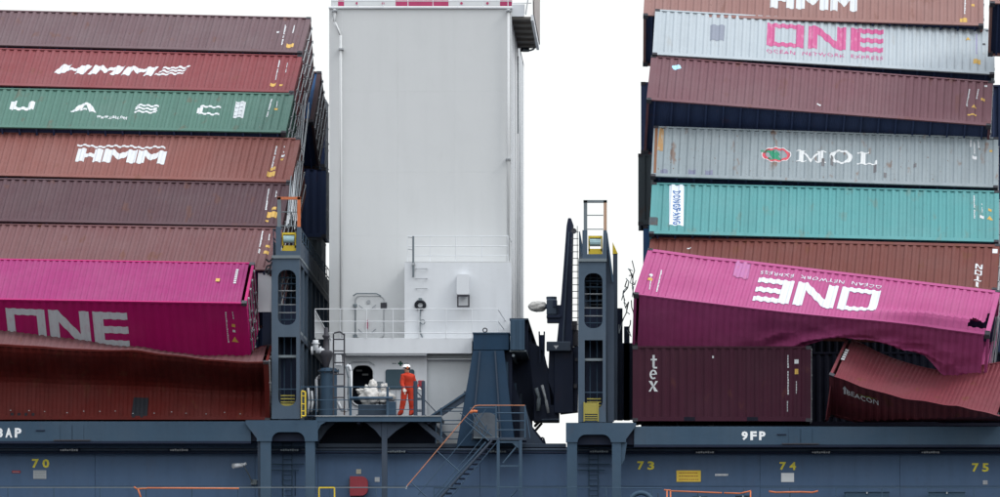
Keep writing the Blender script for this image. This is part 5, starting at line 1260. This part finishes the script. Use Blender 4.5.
# ------------------------------------------------------------------ braces, stair and landing
br = wempty('diagonal_brace', W(427, 423, 1.2), 'thick navy diagonal brace from the platform up to the crane pedestal', 'brace')
obj('beam', lambda mb: mb.beam(W(424, 424, 1.0), W(468, 395.5, 1.0), .22, .20, up=(0, 1, 0)), M['navy'], br)
obj('end_plate', lambda mb: mb.beam(W(464, 393.5, 1.0), W(480, 393.5, 1.0), .22, .14), M['navy'], br)
obj('top_flange', lambda mb: mb.beam(W(424, 420.8, .96), W(465, 393.6, .96), .06, .3, up=(0, 1, 0)), M['navy_light'], br)
st2 = wempty('short_stair', W(440, 440, .6), 'short steep navy stair going down from the platform beside the man in orange', 'stair')
obj('stringer', lambda mb: mb.beam(W(415, 418, .3), W(443, 441.5, .3), .16, .06, up=(0, 1, 0)), M['navy'], st2)
obj('stringer', lambda mb: mb.beam(W(424, 416, 1.1), W(446, 438, 1.1), .14, .06, up=(0, 1, 0)), M['navy'], st2)
for k in range(5): obj('tread', lambda mb: mb.box(X_(418 + k * 5.2), X_(424 + k * 5.2), .35, 1.1, Z_(422.4 + k * 4.4), Z_(421.4 + k * 4.4)), M['navy_dark'], st2)
obj('handrail', lambda mb: mb.tube(W(416, 391, .3), W(437, 413, .3), .02, 6), M['navy'], st2)
obj('post', lambda mb: mb.tube(W(441, 408, .3), W(441, 443, .3), .035, 6), M['navy_light'], st2)
obj('post', lambda mb: mb.tube(W(436, 421, .3), W(436, 443, .3), .02, 6), M['navy_light'], st2)
rb = railing(441, 475, 408, 442, .9, (408, 411.3, 420.5, 424, 432, 439), (441,), M['navy_light'], 'navy multi bar railing behind the orange stair rail', r=.02)
sr = wempty('side_stair', W(455, 500, -.6), 'navy inclined stair with an orange handrail leading up from the walkway', 'stair')
def line(name, a, c_, r, m_, Y=-.5, par=None, n=6): obj(name, lambda mb: mb.tube(W(*a, Y), W(*c_, Y), r, n), m_, par or sr)
line('handrail', (407, 486), (474.8, 406), .017, M['peach']); line('handrail', (474.8, 406), (478, 405.4), .017, M['peach']); line('handrail', (478, 405.4), (525, 405.4), .017, M['peach'])
line('handrail_tip', (407, 486), (406, 489), .025, M['galv'])
SLx, SLy = 67.8, -80
for k, off in enumerate((13, 26, 39)): line('mid_rail', (411 + off * .85 - 4, 487 + off * .6), (411 + off * .85 - 4 + SLx * .9, 487 + off * .6 + SLy * .92), .016, M['navy_light'])
line('stringer', (441, 497), (492, 440.5), .04, M['navy']); line('stringer', (437, 497), (486, 442), .03, M['navy_light']); line('stringer', (427, 513), (441, 497), .04, M['navy'])
for a, c_ in (((411, 482.5), (430, 500)), ((436.8, 451), (461, 473)), ((463.5, 419.5), (489, 441))): line('rail_post', a, c_, .022, M['navy_light'])
for k in range(12): obj('tread', lambda mb: mb.box(X_(441 + k * 4.4, -.5), X_(447 + k * 4.4, -.5), -.5, .25, Z_(498.4 - k * 4.9, -.5), Z_(497.5 - k * 4.9, -.5)), M['navy_dark'], sr)
obj('back_stringer', lambda mb: mb.tube(W(441, 497, .3), W(492, 440.5, .3), .05, 6), M['navy'], sr)
ln = wempty('stair_landing', W(508, 519, -.3), 'navy stair landing on a braced frame with an orange topped railing', 'landing')
obj('deck', lambda mb: mb.box(X_(487, -.5), X_(526, -.5), -.5, .9, Z_(440.2, -.5), Z_(437.6, -.5)), M['navy'], ln, bevel=.006)
for p in (413, 421, 430): line('rail', (496, p), (525, p), .022, M['navy_light'], par=ln)
for x in (496, 525): line('rail_post', (x, 405.4), (x, 438), .03, M['navy_light'], par=ln)
line('rail_post', (525, 406), (530, 438), .02, M['navy_light'], par=ln)
for a, c_ in (((474, 412), (491, 436)), ((486, 409), (471, 432)), ((470, 408), (483, 438)), ((482, 437), (487, 425)), ((460, 413), (492, 436))): line('cross_brace', a, c_, .018, M['navy_light'], Y=.3, par=ln)
for p in (408, 414, 424, 433): line('rail', (470, p), (496, p), .018, M['navy_light'], Y=.6, par=ln)
for x in (498.2, 520.6): obj('leg', lambda mb: mb.box(X_(x - 1.5, -.5), X_(x + 1.5, -.5), -.5, -.4, DECK, Z_(440.2, -.5)), M['navy_light'], ln)
for p in (442, 466, 487, 508): obj('rung_bar', lambda mb: pbox(mb, 499.8, 519, p - .9, p + .9, -.48, -.42), M['navy_light'], ln)
for a, c_ in (((503, 463), (517, 446)), ((503, 505), (517, 490))): line('knee_brace', a, c_, .03, M['navy_light'], Y=-.43, par=ln)
obj('knee_plate', lambda mb: mb.plate([P(512, 443, -.5), P(519, 443, -.5), P(519, 449, -.5)], [], -.47, -.44), M['navy_light'], ln)
mb = MB(); mb.path([W(470, 413, -.6), W(473, 411, -.6), W(477.5, 411.5, -.6)], .05, 6); tag(mb.build('orange_rag', M['orange'], smooth=True), 'small orange rag tied under the bend of the orange handrail', 'rag')
mb = MB(); mb.path([W(434, 521, -.9), W(434, 488, -.9), W(490, 487.6, -.9)], .016, 5); tag(mb.build('thin_rail', M['navy_light']), 'thin rail bent round the foot of the inclined stair', 'rail')

# ------------------------------------------------------------------ lashing rods and tangled wire
GRD = 'lashing rods between the left stack and the bridge'
rr = random.Random(12)
for k in range(16):
    t = k / 15
    x0 = 296 + 14 * t + rr.uniform(-1, 1); p0 = 95 + rr.uniform(-8, 20) + 20 * (1 - t); Y0 = 9 + 4 * t
    x1 = 287 + 9 * t + rr.uniform(-2, 2); p1 = 224 + rr.uniform(-12, 6); Y1 = 1.5 + .2 * k
    mb = MB(); mb.tube(W(x0, p0, 12), W(x1, p1, Y1), .020, 5)
    tag(mb.build('lashing_rod', M['galv'] if k % 3 else M['grey']), 'thin steel lashing rod slanting along the door ends of the left stack', 'lashing rod', GRD)
for k in range(7):
    x0 = 997 + rr.uniform(-2, 3) + k * .6; x1 = 986 + k * 1.2
    mb = MB(); mb.tube(W(x0, 318 + rr.uniform(-6, 6), -.4), W(x1, 381 + rr.uniform(-3, 6), .2), .018, 5)
    tag(mb.build('lashing_rod', M['galv'] if k % 2 else M['grey']), 'bent lashing rod at the right end of the torn pink container', 'lashing rod', 'lashing rods at the end of the pink box')
for k in range(17):
    x = 621 + rr.uniform(0, 12); p = 262 + 62 * (k / 16) + rr.uniform(-5, 5); Yk = 1.2 + rr.uniform(-.3, .6)
    pts = [W(x, p, Yk)]
    for j in range(3): x += rr.uniform(-5, 5); p += rr.uniform(-9, 12); pts.append(W(min(max(x, 619), 636), p, Yk + rr.uniform(-.2, .2)))
    mb = MB(); mb.path(pts, .011 + .010 * rr.random(), 5)
    tag(mb.build('tangled_wire', M['black'] if k % 3 == 0 else M['grey']), 'tangled broken lashing wire between the right tower and the pink box', 'wire', 'tangled wires beside the right tower')
for k, pts in enumerate(([(272, 262), (270, 268), (268, 275)], [(273, 258), (269, 262), (266, 259)], [(271, 265), (267, 266), (265, 272)])):
    mb = MB(); mb.path([W(x, p, -.2) for x, p in pts], .03, 5); tag(mb.build('tangled_wire', M['black']), 'short dark wire caught on the shoulder of the left tower', 'wire', 'wires on the left tower')

# ------------------------------------------------------------------ the man in orange
def person():
    base = W(407.5, 416.3, .75); S_ = 1.76
    root = empty('person', (base.x, base.y, base.z), 'man in orange coveralls and white helmet standing at the platform rail', 'person')
    # joints: x right in the picture, y away, z up (metres); he stands turned to the left, his far hand hanging, the near arm back on the rail
    J = {'pel': (0, 0, .93), 'wa': (.0, 0, 1.06), 'ch': (.01, 0, 1.28), 'sh': (.02, 0, 1.42), 'nk': (-.01, -.01, 1.50), 'hd0': (-.02, -.015, 1.575), 'hd1': (-.03, -.02, 1.66),
         'hl': (-.085, .0, .90), 'kl': (-.125, -.06, .50), 'al': (-.20, -.02, .11), 'tl': (-.29, -.09, .04), 'hel': (-.17, .01, .045),
         'hr': (.085, .01, .90), 'kr': (.12, -.05, .50), 'ar': (.135, .02, .11), 'tr': (.06, -.09, .04), 'her': (.16, .05, .045),
         'sl': (-.13, -.10, 1.39), 'el': (-.16, -.15, 1.12), 'wl': (-.10, -.28, .93),
         'sr': (.15, .08, 1.39), 'er': (.23, .07, 1.12), 'wr': (.335, -.10, .965)}
    Rr = {'pel': (.155, .13), 'wa': (.15, .125), 'ch': (.185, .135), 'sh': (.15, .11), 'nk': (.062, .065), 'hd0': (.075, .085), 'hd1': (.078, .095),
          'hl': (.105, .11), 'kl': (.082, .085), 'al': (.066, .068), 'tl': (.042, .035), 'hel': (.05, .045), 'hr': (.105, .11), 'kr': (.082, .085), 'ar': (.066, .068), 'tr': (.042, .035), 'her': (.05, .045),
          'sl': (.078, .08), 'el': (.062, .062), 'wl': (.05, .05), 'sr': (.078, .08), 'er': (.062, .062), 'wr': (.05, .05)}
    E_ = [('pel', 'wa'), ('wa', 'ch'), ('ch', 'sh'), ('sh', 'nk'), ('nk', 'hd0'), ('hd0', 'hd1'), ('pel', 'hl'), ('hl', 'kl'), ('kl', 'al'), ('al', 'tl'), ('al', 'hel'), ('pel', 'hr'), ('hr', 'kr'), ('kr', 'ar'), ('ar', 'tr'), ('ar', 'her'),
          ('sh', 'sl'), ('sl', 'el'), ('el', 'wl'), ('sh', 'sr'), ('sr', 'er'), ('er', 'wr')]
    # fingers, each its own chain from the palm
    def hand(w, d, side, curl):
        w = Vector(J[w]); d = Vector(d).normalized(); s = Vector(side).normalized(); nrm = d.cross(s).normalized()
        wn = 'w%s' % ('l' if side[0] < 0 else 'r'); pal = 'p' + wn
        J[pal] = tuple(w + d * .055); Rr[pal] = (.034, .024); E_.append((wn, pal))
        for i, (o_, ln) in enumerate(((-.030, .068), (-.010, .078), (.010, .074), (.030, .06))):
            a = w + d * .09 + s * o_; b_ = a + d * ln * .5 + nrm * curl * .3; c_ = b_ + d * ln * .3 + nrm * curl
            for n_, q in (('a', a), ('b', b_), ('c', c_)): J[pal + str(i) + n_] = tuple(q); Rr[pal + str(i) + n_] = (.0095, .0095)
            E_.extend([(pal, pal + str(i) + 'a'), (pal + str(i) + 'a', pal + str(i) + 'b'), (pal + str(i) + 'b', pal + str(i) + 'c')])
        a = w + d * .04 - s * .035; b_ = a + d * .03 - s * .02 + nrm * curl * .5; c_ = b_ + d * .03 + nrm * curl * .6
        for n_, q in (('a', a), ('b', b_), ('c', c_)): J[pal + 't' + n_] = tuple(q); Rr[pal + 't' + n_] = (.012, .012)
        E_.extend([(pal, pal + 'ta'), (pal + 'ta', pal + 'tb'), (pal + 'tb', pal + 'tc')])
    hand('wl', (.2, -.5, -.6), (-1, -.2, 0), .02); hand('wr', (.6, -.5, -.45), (.4, .6, .2), .025)
    names = list(J); idx = {n_: i for i, n_ in enumerate(names)}
    me = bpy.data.meshes.new('body'); me.from_pydata([J[n_] for n_ in names], [(idx[a], idx[b_]) for a, b_ in E_], [])
    o = bpy.data.objects.new('body', me); COL.objects.link(o)
    sk = o.modifiers.new('s', 'SKIN'); sk.use_smooth_shade = True
    for i, n_ in enumerate(names):
        v = me.skin_vertices[0].data[i]; k_ = 1.12 if Rr[n_][0] > .045 and n_ not in ('nk', 'hd0', 'hd1') else .95
        v.radius = (Rr[n_][0] * k_, Rr[n_][1] * k_); v.use_root = (n_ == 'pel')
    o.modifiers.new('u', 'SUBSURF').levels = 2; o.modifiers['u'].render_levels = 2
    dg = bpy.context.evaluated_depsgraph_get(); m2 = bpy.data.meshes.new_from_object(o.evaluated_get(dg)); bpy.data.objects.remove(o)
    cv = paint('orange coverall cloth', (.42, .036, .016), .85, .12, .35, 0, 70, dent=1.0); skin = plain('skin', (.42, .22, .15), .6); boot = plain('red brown boots', (.30, .035, .02), .6); glv = plain('white work glove', (.6, .58, .54), .8)
    for m_ in (cv, skin, boot, glv): m2.materials.append(m_)
    wl, wr = Vector(J['wl']), Vector(J['wr'])
    for p in m2.polygons:
        c_ = p.center; p.use_smooth = True
        if c_.z > 1.485: p.material_index = 1
        elif c_.z < .10: p.material_index = 2
        elif (c_ - wl).dot(Vector((.2, -.5, -.6)).normalized()) > .02 and (c_ - wl).length < .25: p.material_index = 3
        elif (c_ - wr).dot(Vector((.6, -.5, -.45)).normalized()) > .02 and (c_ - wr).length < .25: p.material_index = 3
    # cloth folds
    for v in m2.vertices:
        if .12 < v.co.z < 1.45:
            q = v.co; v.co += v.normal * (.012 * mnoise.noise(Vector((q.x * 14, q.y * 14, q.z * 9))) + .006 * math.sin(q.z * 55) * (1 if q.z < .35 else .3))
    b_ = bpy.data.objects.new('body', m2); COL.objects.link(b_); b_.parent = root
    def p_(name, fn, m_, **k): return obj(name, fn, m_, root, **k)
    hx, hy, hz = -.03, -.02, 1.655
    p_('helmet', lambda mb: mb.lathe(hx, hy, [(hz + .03, .132), (hz + .045, .132), (hz + .05, .118), (hz + .09, .112), (hz + .125, .085), (hz + .14, .04), (hz + .143, .005)], 20), M['helmet'], smooth=True)
    p_('helmet_brim', lambda mb: mb.box(hx - .17, hx - .07, hy - .07, hy + .05, hz + .028, hz + .042), M['helmet'], bevel=.01)
    p_('nose', lambda mb: mb.tube((hx - .075, hy - .055, hz - .0), (hx - .098, hy - .072, hz - .025), .012, 6), skin)
    for q in (-.02, .035): p_('eye', lambda mb: mb.tube((hx - .07 + q * .5, hy - .07 - q * .3, hz), (hx - .078 + q * .5, hy - .078 - q * .3, hz), .01, 6), M['black'])
    p_('mouth', lambda mb: mb.beam((hx - .085, hy - .055, hz - .055), (hx - .045, hy - .085, hz - .055), .01, .008), plain('lips', (.3, .1, .08)))
    p_('ear', lambda mb: mb.tube((hx + .035, hy - .08, hz - .0), (hx + .035, hy - .095, hz), .028, 8), skin)
    p_('hair', lambda mb: mb.lathe(hx + .03, hy + .01, [(hz - .05, .07), (hz + .0, .083), (hz + .03, .084)], 14), M['black'], smooth=True)
    p_('ear_muff', lambda mb: mb.tube((hx + .04, hy - .10, hz + .02), (hx + .04, hy - .135, hz + .02), .04, 10), M['orange'])
    p_('collar', lambda mb: mb.lathe(-.01, -.005, [(1.455, .10), (1.50, .085), (1.505, .075)], 14), cv)
    p_('chest_badge', lambda mb: mb.box(-.09, -.03, -.152, -.142, 1.30, 1.335), M['mark_w'])
    p_('belt', lambda mb: mb.lathe(0, 0, [(1.015, .158), (1.045, .158)], 18), plain('dark orange belt', (.40, .05, .02), .8))
    root.scale = (1.12, 1.1, .985)
    return root
M['helmet'] = plain('white helmet', (.8, .8, .8), .3)
person()
